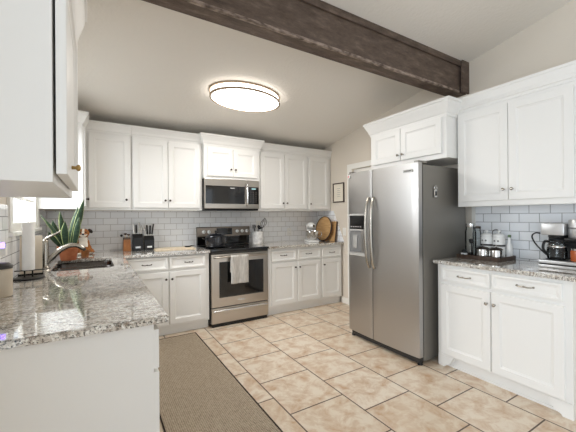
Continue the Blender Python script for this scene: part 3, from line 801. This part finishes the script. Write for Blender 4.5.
# ---------------------------------------------------------------- ceiling light
LX, LY = 1.355, 3.07
t = thing('ceiling_light', 'round flush-mount ceiling light with two nickel rings glowing warm white', 'light', (LX, LY, zc(LY) - .0015))
t.rotation_euler = (-math.atan(CS), 0, 0)
M['lens'] = mat('light_lens', srgb(255, 248, 238), .4, emit=((1, .955, .90, 1), 4.5))
Rr = .385; OV = .56
bm = nb(); lathe(bm, [(Rr - .02, -.075), (Rr - .012, -.066), (Rr - .012, 0), (Rr - .03, 0)], n=64, sy=OV); obj('diffuser', bm, 'lens', t, smooth=40)
for z in (-.006, -.068):
    bm = nb(); lathe(bm, [(Rr - .016, z - .012), (Rr + .002, z - .011), (Rr + .002, z + .008), (Rr - .011, z + .009)], n=64, cap=False, sy=OV); obj('metal_ring', bm, 'lampring', t, smooth=40)
bm = nb()
for a in range(4):
    q = R(45 + 90 * a); cyl(bm, ((Rr - .004) * math.cos(q), OV * (Rr - .004) * math.sin(q), -.064), ((Rr - .004) * math.cos(q), OV * (Rr - .004) * math.sin(q), -.008), .003, n=8)
obj('ring_post', bm, 'nickel', t)
l = bpy.data.lights.new('ceiling_lamp', 'AREA'); l.shape = 'ELLIPSE'; l.size = .70; l.size_y = .40; l.energy = 14; l.color = (1, .965, .92)
lo = bpy.data.objects.new('ceiling_lamp', l); COL.objects.link(lo); lo.parent = t; lo.location = (0, 0, -.084)

# ---------------------------------------------------------------- wall things on the right wall
t = thing('picture_frame', 'small dark framed print on the beige wall beside the refrigerator', 'picture', (XR - .001, 3.755, 1.66))
hy, hz = .128, .148
bm = nb()
for (a, b, c, e) in ((-hy, -hy + .016, -hz, hz), (hy - .016, hy, -hz, hz), (-hy + .016, hy - .016, -hz, -hz + .016), (-hy + .016, hy - .016, hz - .016, hz)): box(bm, -.018, 0, a, b, c, e, .002)
obj('frame', bm, 'frameb', t)
bm = nb(); box(bm, -.008, -.001, -hy + .016, hy - .016, -hz + .016, hz - .016); pr_ = obj('print_sheet', bm, 'print', t)
bm = nb()
for k in range(5): box(bm, -.0092, -.0081, -.04 + .006 * (k % 2), .04 - .008 * (k % 3), .06 - k * .03, .064 - k * .03)
obj('text_lines', bm, 'grayp', pr_)
t = thing('light_switch', 'white light switch plate on the beige wall below the picture', 'switch', (XR - .001, 3.632, 1.07))
bm = nb(); box(bm, -.006, 0, -.036, .036, -.058, .058, .002); sp = obj('cover_plate', bm, 'plug', t)
bm = nb(); box(bm, -.010, -.0061, -.014, .014, -.03, .03, .001); obj('rocker', bm, 'plug', sp)


def outlet(x, y, z, rz, label):
    t = thing('wall_outlet', label, 'outlet', (x, y, z), rz, 'outlets in the tile')
    bm = nb(); box(bm, -.036, .036, -.005, 0, -.058, .058, .0015); p = obj('cover_plate', bm, 'plug', t)
    for s in (-1, 1):
        bm = nb(); box(bm, -.015, .015, -.0068, -.0051, s * .026 - .014, s * .026 + .014, .0005)
        sk = obj('socket', bm, 'white', p)
        bm = nb()
        for q in (-1, 1): box(bm, q * .006 - .001, q * .006 + .001, -.0074, -.0069, s * .026 - .004, s * .026 + .006)
        obj('slot', bm, 'black', sk)
outlet(2.62, YB - .0105, 1.06, 0, 'white outlet in the back tile left of the mixer')
outlet(2.08, YB - .0105, 1.18, 0, 'white outlet in the back tile behind the utensil crock')
t = thing('wall_hook', 'tiny black round hook on the back tile left of the knives', 'hook', (.268, YB - .0105, 1.09))
bm = nb(); lathe(bm, [(.012, 0), (.014, .006), (.010, .012)], n=16, ax=(0, -1, 0)); obj('hook_disc', bm, 'black', t)
bm = nb(); tube(bm, [(0, -.012, 0), (0, -.02, -.004), (0, -.022, .006)], .003, 6); obj('prong', bm, 'black', t)

# ---------------------------------------------------------------- back counter left
def knife(parent_loc, tilt, hl, r, m, label, grp, kind='kitchen_knife'):
    x, y, z = parent_loc
    t = thing(kind, label, 'knife', parent_loc, 0, grp); t.rotation_euler = tilt
    bm = nb(); box(bm, -r, r, -r * .7, r * .7, .004, hl, r * .5); obj('handle', bm, m, t)
    bm = nb(); box(bm, -r * .8, r * .8, -.0012, .0012, -.06, .0038); obj('blade', bm, 'steelp', t)
    return t


def knifeblock(name, label, cx, y, wd, m, hfront, hback, dp, mface):
    t = thing(name, label, 'knife block', (cx, y, CZ1 + .0005))
    h = wd / 2
    bm = nb(); prism(bm, [(0, 0), (dp, 0), (dp, hback), (dp * .45, hback + .006), (0, hfront)], 'x', -h, h); obj('block_body', bm, m, t)
    if mface:
        bm = nb(); box(bm, -h * .5, h * .5, -.002, -.0003, .03, .05); obj('label_plate', bm, mface, t)
    return t

KY = 4.10
# wooden utensil block
t = thing('utensil_holder', 'honey-brown wooden block holding short utensils, left of the black knife blocks', 'utensil holder', (.315, KY, CZ1 + .0005))
bm = nb(); prism(bm, [(-.04, 0), (.04, 0), (.036, .135), (-.036, .135)], 'y', 0, .09); obj('wooden_body', bm, 'woodk', t)
bm = nb(); box(bm, -.0365, .0365, -.001, .091, .1355, .158, .003); obj('dark_collar', bm, 'woodd', t)
for dx, hh in ((-.016, .05), (.018, .038)):
    u = thing('wooden_spoon', 'short dark-tipped wooden tool, %s of the two in the wooden holder' % ('taller' if hh > .045 else 'shorter'), 'utensil', (.315 + dx, KY + .04, CZ1 + .1605), 0, 'tools in the wooden holder')
    bm = nb(); cyl(bm, (0, 0, -.001), (0, 0, hh * .5), .006, n=10); obj('handle', bm, 'woodp', u)
    bm = nb(); lathe(bm, [(.004, hh * .5), (.017, hh * .7), (.018, hh * .9), (.008, hh)], n=14, sy=.5); obj('tip', bm, 'woodd', u)
knifeblock('knife_block', 'taller black knife block in the middle, between wooden holder and open-labelled block', .428, KY, .108, 'black', .150, .190, .11, 'badge')
knifeblock('knife_block', 'black knife block with a white label, nearest the range', .553, KY, .106, 'black', .125, .165, .11, 'white')
for i, dx in enumerate((-.034, -.008, .02, .042)):
    knife((.428 + dx, KY + .055 + .01 * (i % 2), CZ1 + .201), (R(-14), R(-3 + 2 * i), 0), (.12, .105, .135, .10)[i], .0095, ('steelp', 'black', 'steelp', 'steelp')[i],
          ('steel-handled knife at the left of the middle knife block', 'black-handled knife in the middle knife block', 'tallest steel-handled knife in the middle knife block', 'short steel-handled knife at the right of the middle block')[i], 'knives in the middle block')
for i, dx in enumerate((-.036, -.014, .012, .036)):
    knife((.553 + dx, KY + .055 + .01 * (i % 2), CZ1 + .182), (R(-14), R(-8 + 6 * i), 0), (.09, .12, .115, .135)[i], .0095, ('steelp', 'black', 'black', 'darkband')[i],
          ('short steel-handled knife in the white-labelled block', 'black-handled knife leaning left in the white-labelled block', 'black-handled knife upright in the white-labelled block', 'tallest dark grey knife in the white-labelled block')[i], 'knives in the white-labelled block')
# pale cutting board lying on the counter
t = thing('cutting_board', 'pale wooden cutting board lying flat left of the range', 'cutting board', (.83, 4.05, CZ1 + .0005))
bm = nb(); box(bm, -.23, .23, -.10, .16, 0, .012, .003); obj('board', bm, 'woodp', t)
t = thing('spoon_rest', 'small black spoon rest on the cutting board beside the range', 'spoon rest', (1.0, 4.10, CZ1 + .013))
bm = nb(); lathe(bm, [(.03, 0), (.042, .008), (.045, .014), (.038, .012), (.02, .005)], n=24, sy=.7); obj('dish', bm, 'black', t)
bm = nb(); tube(bm, [(.03, 0, .012), (.08, -.01, .016)], .006, 8); obj('handle', bm, 'black', t)


# figurine built from merged ellipsoids, coloured by region
def blob(name, ells, colfn, mats, parent, voxel=.006):
    bm = nb()
    for c, s, rot in ells:
        mtx = Matrix.Translation(c) @ Matrix.Rotation(R(rot), 4, 'X') @ Matrix.Diagonal((s[0], s[1], s[2], 1))
        bmesh.ops.create_icosphere(bm, subdivisions=3, radius=1, matrix=mtx)
    me = bpy.data.meshes.new(name); bm.to_mesh(me); bm.free()
    o = bpy.data.objects.new(name, me); COL.objects.link(o)
    r = o.modifiers.new('r', 'REMESH'); r.mode = 'VOXEL'; r.voxel_size = voxel
    s = o.modifiers.new('s', 'SMOOTH'); s.iterations = 3
    dg = bpy.context.evaluated_depsgraph_get(); me2 = bpy.data.meshes.new_from_object(o.evaluated_get(dg))
    o.modifiers.clear(); o.data = me2; me2.name = name
    me2.materials.clear()
    for m in mats: me2.materials.append(M[m])
    for p in me2.polygons: p.use_smooth = True; p.material_index = colfn(p.center)
    o.parent = parent; return o
DX, DY = -.108, 4.03
t = thing('dog_figurine', 'brown and white sitting puppy figurine in the back corner', 'figurine', (DX, DY, CZ1 + .0005))
t.scale = (1.22, 1.22, 1.22)
def dc(c):
    if c.z > .150:
        if abs(c.x) < .009 or (c.z < .178 and c.y < -.055): return 1
        return 0
    if c.z > .07 and abs(c.x) < .032 and c.y < -.0: return 1
    if c.z < .02 and c.y < -.03: return 1
    return 0
blob('body', [((0, .03, .05), (.062, .06, .05), 0), ((0, .0, .09), (.048, .042, .065), 12), ((0, -.02, .14), (.036, .034, .035), 0),
              ((0, -.028, .188), (.048, .042, .040), 0), ((0, -.066, .172), (.026, .022, .019), 0),
              ((-.03, -.035, .045), (.015, .016, .05), 0), ((.03, -.035, .045), (.015, .016, .05), 0), ((-.031, -.05, .011), (.017, .024, .011), 0), ((.031, -.05, .011), (.017, .024, .011), 0),
              ((-.058, .0, .025), (.022, .045, .025), 0), ((.058, .0, .025), (.022, .045, .025), 0), ((.05, .075, .016), (.04, .014, .012), 0)], dc, ['dbrown', 'dwhite'], t)
for s in (-1, 1):
    bm = nb(); mtx = Matrix.Translation((s * .052, -.03, .205)) @ Matrix.Rotation(s * R(48), 4, 'Y') @ Matrix.Diagonal((.024, .009, .015, 1)); bmesh.ops.create_icosphere(bm, subdivisions=2, radius=1, matrix=mtx); obj('ear', bm, 'ddark', t, smooth=80)
    bm = nb(); bmesh.ops.create_icosphere(bm, subdivisions=2, radius=.0065, matrix=Matrix.Translation((s * .02, -.066, .196))); obj('eye', bm, 'ddark', t, smooth=80)
bm = nb(); bmesh.ops.create_icosphere(bm, subdivisions=2, radius=1, matrix=Matrix.Translation((0, -.087, .180)) @ Matrix.Diagonal((.011, .008, .008, 1))); obj('nose', bm, 'ddark', t, smooth=80)

# snake plant
t = thing('potted_snake_plant', 'snake plant in a terracotta pot behind the faucet', 'plant', (-.212, 3.565, CZ1 + .0005))
bm = nb(); lathe(bm, [(.055, 0), (.060, .004), (.078, .105), (.088, .107), (.090, .130), (.082, .132), (.078, .112)], n=32, cap=True); pt = obj('pot', bm, 'terra', t, smooth=35)
bm = nb(); lathe(bm, [(.074, .113), (.074, .118), (.001, .122)], n=24); obj('soil', bm, 'soil', t)
def sleaf(base_, tip, wd, bend, tw):
    bm = nb(); b = Vector(base_); e = Vector(tip); n = 10; rows = []
    mid = (b + e) / 2 + Vector(bend)
    side = Vector((math.cos(tw), math.sin(tw), 0)); nrm = Vector((-math.sin(tw), math.cos(tw), 0))
    for i in range(n + 1):
        s = i / n; p = b * (1 - s) ** 2 + mid * 2 * s * (1 - s) + e * s * s
        wv = wd * (.55 + .45 * math.sin(min(1, s * 1.6) * PI / 2)) * (1 - max(0, (s - .55) / .45) ** 1.8) + .0008
        rows.append([bm.verts.new(p + side * k * wv + nrm * (abs(k) ** 2) * wv * .35) for k in (-1, -.86, -.3, .3, .86, 1)] + [bm.verts.new(p + side * k * wv + nrm * ((abs(k) ** 2) * wv * .35 + .003)) for k in (1, .86, .3, -.3, -.86, -1)])
    for a, c in zip(rows, rows[1:]):
        k = len(a)
        for j in range(k):
            f = bm.faces.new((a[j], a[(j + 1) % k], c[(j + 1) % k], c[j])); f.smooth = True
            f.material_index = 1 if j in (0, 4, 5, 6, 10, 11) else 0
    bm.faces.new(rows[0]); bm.faces.new(rows[-1][::-1])
    return obj('leaf', bm, ['leaf', 'leafedge'], t)
for b_, e_, wd, bend, tw in (((.02, 0, .11), (.125, -.04, .565), .030, (.00, 0, -.01), .2), ((.0, .02, .11), (.075, .03, .50), .028, (-.01, 0, 0), -.3), ((-.03, -.01, .11), (-.20, -.04, .42), .017, (.05, 0, -.03), .3),
                             ((-.03, .01, .11), (-.115, -.01, .37), .030, (-.03, 0, .0), .1), ((-.01, -.03, .11), (-.02, -.06, .36), .030, (-.01, 0, 0), .35), ((.04, -.02, .11), (.085, -.04, .40), .026, (.0, 0, 0), -.2),
                             ((.0, -.01, .11), (-.06, -.02, .45), .026, (-.01, 0, 0), .5), ((-.045, -.02, .11), (-.14, -.06, .27), .026, (-.03, 0, .02), -.3)):
    sleaf(b_, e_, wd, bend, tw)
t = thing('small_pot', 'small brown clay pot beside the snake plant', 'pot', (-.085, 3.73, CZ1 + .0005))
bm = nb(); lathe(bm, [(.028, 0), (.038, .05), (.042, .052), (.042, .066), (.036, .066), (.033, .05), (.026, .01)], n=24, cap=False); bmesh.ops.holes_fill(bm, edges=bm.edges[:], sides=0); obj('cup', bm, 'woodk', t, smooth=35)

# paper towel holder + roll
PX, PY = -.368, 2.62
t = thing('paper_towel_holder', 'black metal paper towel stand with oval foot on the long worktop', 'paper towel holder', (PX, PY, CZ1 + .0005))
bm = nb(); lathe(bm, [(.083, 0), (.085, .005), (.080, .010), (.02, .012)], n=36, sy=1); obj('foot_plate', bm, 'blackm', t, smooth=35)
for s in (-1, 1):
    bm = nb(); box(bm, s * .02 - .004, s * .02 + .004, -.004, .004, .012, .052); obj('post', bm, 'blackm', t)
bm = nb(); box(bm, -.07, .085, -.012, .012, .0525, .058, .001); obj('tray_bar', bm, 'blackm', t)
bm = nb(); cyl(bm, (0, 0, .0585), (0, 0, .362), .006, n=10); obj('spindle', bm, 'blackm', t)
t = thing('paper_towel_roll', 'slim white paper towel roll standing on the black holder', 'paper towel roll', (PX, PY, CZ1 + .0595))
bm = nb(); lathe(bm, [(.017, 0), (.032, 0), (.033, .004), (.033, .300), (.028, .306), (.017, .306), (.017, 0)], n=32, cap=False); obj('roll', bm, 'paper', t, smooth=35)
bm = nb(); lathe(bm, [(.0095, .001), (.0165, .001), (.0165, .305), (.0095, .305), (.0095, .001)], n=20, cap=False); obj('core_tube', bm, 'beige', t, smooth=35)

# open beige cookbook on a stand behind the roll
t = thing('cookbook_stand', 'black wire easel holding a beige book behind the paper towels', 'book stand', (-.368, 2.80, CZ1 + .0005), R(4))
bm = nb(); box(bm, -.08, .055, -.02, .0, .0, .006, .001); box(bm, -.08, .055, -.024, -.0205, .0, .012, .001); obj('ledge', bm, 'blackm', t)
bm = nb(); tube(bm, [(-.06, .0, .003), (-.04, .035, .20), (.03, .035, .20), (.05, .0, .003)], .004, 8); obj('easel_wire', bm, 'blackm', t)
bm = nb(); tube(bm, [(.01, .036, .2), (.01, .10, .004)], .004, 8); obj('easel_strut', bm, 'blackm', t)
t = thing('cookbook', 'beige hardback cookbook standing open on the black easel', 'book', (-.368, 2.80, CZ1 + .0075), R(4))
bm = nb(); prism(bm, [(-.019, .0), (-.006, .0), (.022, .262), (.009, .262)], 'x', .002, .050); obj('cover_right', bm, 'beige', t)
bm = nb(); prism(bm, [(-.019, .0), (-.006, .0), (.022, .262), (.009, .262)], 'x', -.072, -.002); obj('cover_left', bm, 'beige', t)
# night light plugged in by the window
outlet(XL + .0105, 2.27, 1.10, PI / 2, 'white outlet in the window wall tile at the far left')
t = thing('night_light', 'small plug-in night light glowing purple at the left edge', 'night light', (XL + .018, 2.27, 1.125), PI / 2)
bm = nb(); box(bm, -.02, .02, -.03, -.0005, -.02, .02, .004); obj('plug_body', bm, 'plug', t)
bm = nb(); box(bm, -.012, .012, -.022, -.004, .0205, .05, .006); obj('glow_lens', bm, 'purple', t)
t = thing('dark_canister', 'dark squat canister on the worktop below the purple night light', 'canister', (-.402, 2.10, CZ1 + .0005))
bm = nb(); lathe(bm, [(.04, 0), (.044, .004), (.044, .135), (.04, .14)], n=28); obj('jar_body', bm, 'beige', t, smooth=35)
bm = nb(); lathe(bm, [(.045, .1405), (.046, .155), (.03, .168), (.001, .17)], n=28); obj('lid', bm, 'darkband', t, smooth=35)

# ---------------------------------------------------------------- back counter right
CX, CY = 2.00, 4.14
t = thing('utensil_crock', 'white marbled utensil crock right of the range', 'crock', (CX, CY, CZ1 + .0005))
bm = nb(); lathe(bm, [(.075, 0), (.082, .006), (.082, .175), (.084, .18), (.076, .18), (.074, .01)], n=36, cap=False); bmesh.ops.holes_fill(bm, edges=bm.edges[:], sides=0); obj('crock_body', bm, 'offw', t, smooth=35)
def utensil(name, label, cat, x, y, tip, r, m):
    u = thing(name, label, cat, (CX + x, CY + y, CZ1 + .02), 0, 'utensils in the white crock')
    bm = nb(); tube(bm, [(0, 0, 0), (tip[0] * .5, tip[1] * .5, tip[2] * .5), tip], r, 8); obj('handle', bm, m, u); return u
u = utensil('whisk', 'wire balloon whisk leaning right in the white crock', 'whisk', .03, -.035, (.02, 0, .20), .006, 'black')
bm = nb()
for k in range(4):
    a = PI * k / 4; pts = [(.02 + .045 * math.sin(PI * s) * math.cos(a) + .05 * s, .045 * math.sin(PI * s) * math.sin(a), .20 + .15 * s) for s in [i / 8 for i in range(9)]]
    pts2 = [(.02 - .045 * math.sin(PI * s) * math.cos(a) + .05 * s, -.045 * math.sin(PI * s) * math.sin(a), .20 + .15 * s) for s in [i / 8 for i in range(9)]]
    tube(bm, pts, .0022, 6); tube(bm, pts2, .0022, 6)
obj('wire_loop', bm, 'pewter', u)
u = utensil('ladle', 'black ladle with its bowl up in the white crock', 'ladle', .0, .045, (.03, 0, .20), .006, 'black')
bm = nb(); lathe(bm, [(.004, -.02), (.03, -.012), (.038, .01), (.034, .01), (.025, -.008)], (.045, 0, .215), n=20, ax=(.5, -.6, .6), cap=False); obj('bowl', bm, 'black', u)
u = utensil('spatula', 'grey spatula at the left of the white crock', 'spatula', -.03, 0, (-.03, 0, .20), .006, 'grayp')
bm = nb(); box(bm, -.055, -.01, -.003, .003, .20, .255, .002); obj('blade', bm, 'grayp', u)
u = utensil('serving_spoon', 'dark serving spoon in the middle of the white crock', 'spoon', -.03, .04, (-.0, 0, .20), .006, 'pewter')
bm = nb(); lathe(bm, [(.004, 0), (.02, .02), (.022, .035), (.01, .055)], (0, 0, .198), n=14, sy=.4); obj('bowl', bm, 'pewter', u)

# stand mixer
t = thing('stand_mixer', 'white stand mixer with a shiny steel bowl in the right back corner', 'stand mixer', (2.84, 4.02, CZ1 + .0005), R(-18))
bm = nb(); box(bm, -.075, .075, -.19, .10, 0, .03, .012)
obj('base', bm, 'white', t, smooth=50)
bm = nb(); prism(bm, [(.03, .0295), (.095, .0295), (.085, .20), (.035, .20)], 'x', -.04, .04); bmesh.ops.bevel(bm, geom=bm.edges[:], offset=.012, segments=3, affect='EDGES'); obj('column', bm, 'white', t, smooth=50)
blob('motor_head', [((0, -.03, .245), (.058, .135, .05), 0), ((0, .05, .235), (.052, .06, .05), 0), ((0, -.10, .245), (.048, .06, .044), 0)], lambda c: 0, ['white'], t, .008)
bm = nb(); lathe(bm, [(.022, 0), (.022, .006), (.016, .014)], (0, -.158, .245), n=20, ax=(0, -1, 0)); obj('hub_cap', bm, 'chrome', t)
bm = nb(); tube(bm, [(-.055, -.10, .232), (-.06, .0, .226), (-.055, .08, .225)], .004, 8); tube(bm, [(.055, -.10, .232), (.06, .0, .226), (.055, .08, .225)], .004, 8); obj('trim_band', bm, 'chrome', t)
bm = nb(); lathe(bm, [(.045, .031), (.05, .04), (.075, .06), (.098, .10), (.105, .165), (.109, .168), (.103, .168), (.096, .10), (.07, .062)], (0, -.095, 0), n=36, cap=False); bmesh.ops.holes_fill(bm, edges=bm.edges[:], sides=0); b = obj('mixing_bowl', bm, 'steelp', t, smooth=35)
bm = nb(); tube(bm, smoothpts([(.095, -.10, .15), (.14, -.10, .145), (.14, -.10, .09), (.09, -.10, .08)], 4), .006, 8); obj('bowl_handle', bm, 'steelp', b)
bm = nb(); cyl(bm, (0, -.095, .14), (0, -.095, .20), .012, n=12); obj('beater_shaft', bm, 'chrome', t)

# boards leaning on the right wall
def lean(o, z, ang): o.rotation_euler = (0, R(ang), 0); return o
t = thing('round_cutting_board', 'round wooden board with dark rim leaning in the right back corner', 'cutting board', (3.035, 4.00, CZ1 + .002)); lean(t, 0, 10)
bm = nb(); lathe(bm, [(.182, 0), (.186, .004), (.186, .014), (.182, .018)], (0, 0, .1965), n=56, ax=(1, 0, 0)); obj('board', bm, 'woodm', t, smooth=35)
bm = nb(); lathe(bm, [(.1865, .001), (.1965, .001), (.1965, .017), (.1865, .017)], (0, 0, .1965), n=56, ax=(1, 0, 0), cap=False); obj('bark_rim', bm, 'woodd', t, smooth=35)
t = thing('tall_cutting_board', 'rectangular wooden board leaning behind the round one', 'cutting board', (3.115, 3.93, CZ1 + .002)); lean(t, 0, 8)
bm = nb(); box(bm, 0, .018, -.15, .15, 0, .31, .004); bd = obj('board', bm, 'woodm', t)
bm = nb(); box(bm, -.001, .019, -.162, -.1505, .0, .31, .002); obj('dark_edge', bm, 'woodd', t)

# ---------------------------------------------------------------- right counter: tray and contents
TX, TY = 2.985, 1.515
t = thing('serving_tray', 'dark wooden tray holding jars and canisters beside the refrigerator', 'tray', (TX, TY, CZ1 + .0005))
bm = nb(); box(bm, -.13, .13, -.165, .18, 0, .012); obj('tray_base', bm, 'woodd', t)
bm = nb()
for q in ((-.14, -.1305, -.175, .19), (.1305, .14, -.175, .19), (-.1305, .1305, -.175, -.1655), (-.1305, .1305, .1805, .19)): box(bm, *q, 0, .034, .002)
obj('tray_rim', bm, 'woodd', t)
TZ = CZ1 + .0132
def jar(name, label, cat, x, y, r, h, lidm, fill=None, grp=None, lidh=.02):
    t = thing(name, label, cat, (x, y, TZ), 0, grp)
    bm = nb(); lathe(bm, [(r * .9, 0), (r, .004), (r, h * .82), (r * .85, h * .92), (r * .85, h)], n=28, cap=False); bmesh.ops.holes_fill(bm, edges=[e for e in bm.edges if e.is_boundary and e.verts[0].co.z < .001], sides=0); j = obj('glass_body', bm, 'glass', t, smooth=35)
    if fill:
        bm = nb(); lathe(bm, [(r * .86, .003), (r * .93, .006), (r * .93, h * fill[1])], n=24); obj('contents', bm, fill[0], t, smooth=35)
    bm = nb(); lathe(bm, [(r * .9, h), (r * .92, h + .004), (r * .9, h + lidh), (r * .3, h + lidh + .004)], n=24); obj('lid', bm, lidm, t, smooth=35)
    return t
jar('glass_jar', 'tall clear glass jar with metal lid at the refrigerator end of the tray', 'jar', 2.96, 1.638, .046, .27, 'steelp', None, 'clear jars on the tray', .03)
jar('glass_jar', 'shorter clear bottle behind the tall jar on the tray', 'jar', 3.07, 1.640, .036, .25, 'pewter', ('white', .25), 'clear jars on the tray')
t = thing('black_scoop', 'black coffee scoop leaning between the clear jars on the tray', 'scoop', (2.889, 1.590, TZ + .001))
bm = nb(); tube(bm, [(0, 0, 0), (.001, 0, .07), (0, 0, .13)], .005, 8); obj('handle', bm, 'black', t)
bm = nb(); lathe(bm, [(.012, 0), (.019, .01), (.019, .035), (.015, .035)], (0, 0, .125), n=16, ax=(-.2, 0, .8)); obj('cup', bm, 'black', t)
def canister(x, y, label):
    t = thing('white_canister', label, 'canister', (x, y, TZ), 0, 'white canisters on the tray')
    bm = nb(); lathe(bm, [(.044, 0), (.048, .005), (.048, .175), (.044, .182)], n=28); obj('jar_body', bm, 'white', t, smooth=35)
    bm = nb(); lathe(bm, [(.0445, .1825), (.047, .186), (.046, .20), (.03, .212), (.001, .214)], n=28); ld = obj('lid', bm, 'white', t, smooth=35)
    bm = nb(); lathe(bm, [(.006, .214), (.006, .222), (.014, .228), (.013, .238), (.004, .242)], n=16); obj('lid_knob', bm, 'white', ld, smooth=35)
    bm = nb(); lathe(bm, [(.0483, .10), (.0487, .10), (.0487, .116), (.0483, .116)], n=28, cap=False); obj('dark_band', bm, 'darkband', t)
    bm = nb(); 
    for s in (-1, 1): bmesh.ops.create_icosphere(bm, subdivisions=2, radius=.008, matrix=Matrix.Translation((-.046, s * .014, .148)))
    obj('round_spot', bm, 'grayp', t)
    return t
canister(3.05, 1.542, 'white lidded canister nearer the refrigerator, behind a steel pot on the tray')
canister(3.05, 1.440, 'white lidded canister farther from the refrigerator, behind the steel pots on the tray')
def tin(x, y, label, rr_):
    t = thing('steel_sugar_pot', label, 'pot', (x, y, TZ), 0, 'steel pots on the tray')
    bm = nb(); lathe(bm, [(rr_ * .86, 0), (rr_, .01), (rr_, .07), (rr_ * .96, .078)], n=28); obj('pot_body', bm, 'steelp', t, smooth=35)
    bm = nb(); lathe(bm, [(rr_ * .98, .0785), (rr_, .083), (rr_ * .7, .095), (.01, .1)], n=28); ld = obj('lid', bm, 'pewter', t, smooth=35)
    bm = nb(); lathe(bm, [(.004, .1), (.009, .108), (.007, .115)], n=14); obj('lid_knob', bm, 'steelp', ld)
    return t
tin(2.93, 1.516, 'round steel pot with dark lid in the middle of the tray', .053)
tin(2.93, 1.406, 'round steel pot with dark lid at the coffee-maker end of the tray', .052)
t = thing('mini_lantern', 'tiny white house-shaped lantern with black roof at the front of the tray', 'lantern', (2.878, 1.652, TZ))
bm = nb(); box(bm, -.017, .017, -.02, .02, 0, .035, .001); hs = obj('house_body', bm, 'white', t)
bm = nb(); prism(bm, [(-.026, .0355), (.026, .0355), (0, .065)], 'x', -.021, .021); obj('roof', bm, 'black', t)
bm = nb(); box(bm, -.0186, -.0172, -.007, .007, .006, .024); obj('doorway', bm, 'black', hs)
t = thing('syrup_bottle', 'slim bottle with green cap at the back of the tray', 'bottle', (3.085, 1.372, TZ))
bm = nb(); lathe(bm, [(.022, 0), (.024, .004), (.024, .11), (.012, .14), (.011, .18)], n=20); obj('bottle_body', bm, 'white', t, smooth=35)
bm = nb(); lathe(bm, [(.0125, .1805), (.0125, .20), (.01, .203)], n=16); obj('cap', bm, 'bottlegreen', t)
t = thing('wire_candle_holder', 'small round wire hoop ornament behind the canisters on the tray', 'ornament', (3.108, 1.491, TZ))
bm = nb(); lathe(bm, [(.012, 0), (.012, .005), (.004, .008), (.003, .18)], n=16); obj('stem', bm, 'pewter', t)
bm = nb(); tube(bm, [(0, .032 * math.cos(a), .212 + .032 * math.sin(a)) for a in [2 * PI * i / 20 for i in range(21)]], .003, 8, cap=False); obj('hoop', bm, 'pewter', t)

# ---------------------------------------------------------------- coffee maker
t = thing('coffee_maker', 'stainless and black dual coffee maker at the end of the right worktop', 'coffee maker', (2.84, 1.072, CZ1 + .0005), -PI / 2)
bm = nb(); box(bm, 0, .31, 0, .27, .0, .022, .006); obj('base_plate', bm, 'steelc', t, smooth=50)
bm = nb(); box(bm, .006, .304, .006, .262, .0225, .030, .001); obj('base_band', bm, 'black', t)
bm = nb(); box(bm, .0, .31, 0, .27, .0305, .054, .006); wp = obj('warming_base', bm, 'steelc', t, smooth=50)
bm = nb(); lathe(bm, [(.066, 0), (.066, .003), (.05, .004)], (.085, .09, .0545), n=28); obj('hot_plate', bm, 'black', wp)
bm = nb(); box(bm, .006, .304, .165, .265, .0545, .315, .008); obj('rear_tower', bm, 'black', t, smooth=50)
bm = nb(); box(bm, .012, .150, .02, .1645, .238, .325, .008); hd = obj('brew_head', bm, 'steelc', t, smooth=50)
bm = nb(); lathe(bm, [(.052, 0), (.056, -.012), (.048, -.016)], (.088, .09, .2375), n=24); obj('filter_basket', bm, 'black', hd)
bm = nb(); lathe(bm, [(.060, .222), (.062, .226), (.062, .345), (.058, .352), (.02, .354)], (.215, .095, 0), n=32); cyl_ = obj('single_serve_head', bm, 'steelc', t, smooth=35)
bm = nb(); lathe(bm, [(.0625, .285), (.0632, .285), (.0632, .297), (.0625, .297)], (.215, .095, 0), n=32, cap=False); obj('logo_band', bm, 'grayp', cyl_)
bm = nb(); box(bm, .155, .29, .0, .1645, .20, .2215, .006); obj('brew_shelf', bm, 'black', t, smooth=50)
t2 = thing('coffee_carafe', 'glass coffee carafe with black handle on the warming plate', 'carafe', (2.84 + .09, 1.072 - .085, CZ1 + .0595), -PI / 2)
bm = nb(); lathe(bm, [(.05, 0), (.058, .006), (.062, .05), (.058, .09), (.045, .125), (.047, .135)], n=32, cap=False); bmesh.ops.holes_fill(bm, edges=[e for e in bm.edges if e.is_boundary and e.verts[0].co.z < .001], sides=0); obj('glass_pot', bm, 'glass', t2, smooth=35)
bm = nb(); lathe(bm, [(.047, .1355), (.049, .139), (.049, .148), (.02, .152)], n=28); obj('lid', bm, 'black', t2, smooth=35)
bm = nb(); lathe(bm, [(.0585, .088), (.0595, .09), (.0575, .105), (.056, .105)], n=32, cap=False); obj('metal_band', bm, 'steelp', t2)
bm = nb(); tube(bm, smoothpts([(-.03, -.05, .13), (-.045, -.085, .13), (-.05, -.095, .08), (-.035, -.055, .035)], 5), .009, 10); obj('handle', bm, 'black', t2, smooth=60)
t = thing('amber_candle', 'amber glass candle jar standing on the coffee maker base', 'candle', (2.84 + .068, 1.072 - .222, CZ1 + .0555))
bm = nb(); lathe(bm, [(.040, 0), (.050, .006), (.052, .07), (.048, .08)], n=28); obj('amber_jar', bm, 'amber', t, smooth=35)
bm = nb(); lathe(bm, [(.047, .0805), (.049, .083), (.049, .094), (.03, .097)], n=28); obj('lid', bm, 'steelp', t, smooth=35)
bm = nb(); tube(bm, smoothpts([(XR - .075, 1.10, .965), (XR - .09, 1.13, 1.0), (XR - .10, 1.17, 1.05), (XR - .09, 1.205, 1.10), (XR - .07, 1.215, 1.135), (XR - .045, 1.20, 1.152), (XR - .03, 1.175, 1.148)], 5), .0055, 8)
tag(obj('power_cord', bm, 'black'), 'black power cord looping up the tile behind the coffee maker', 'cord')
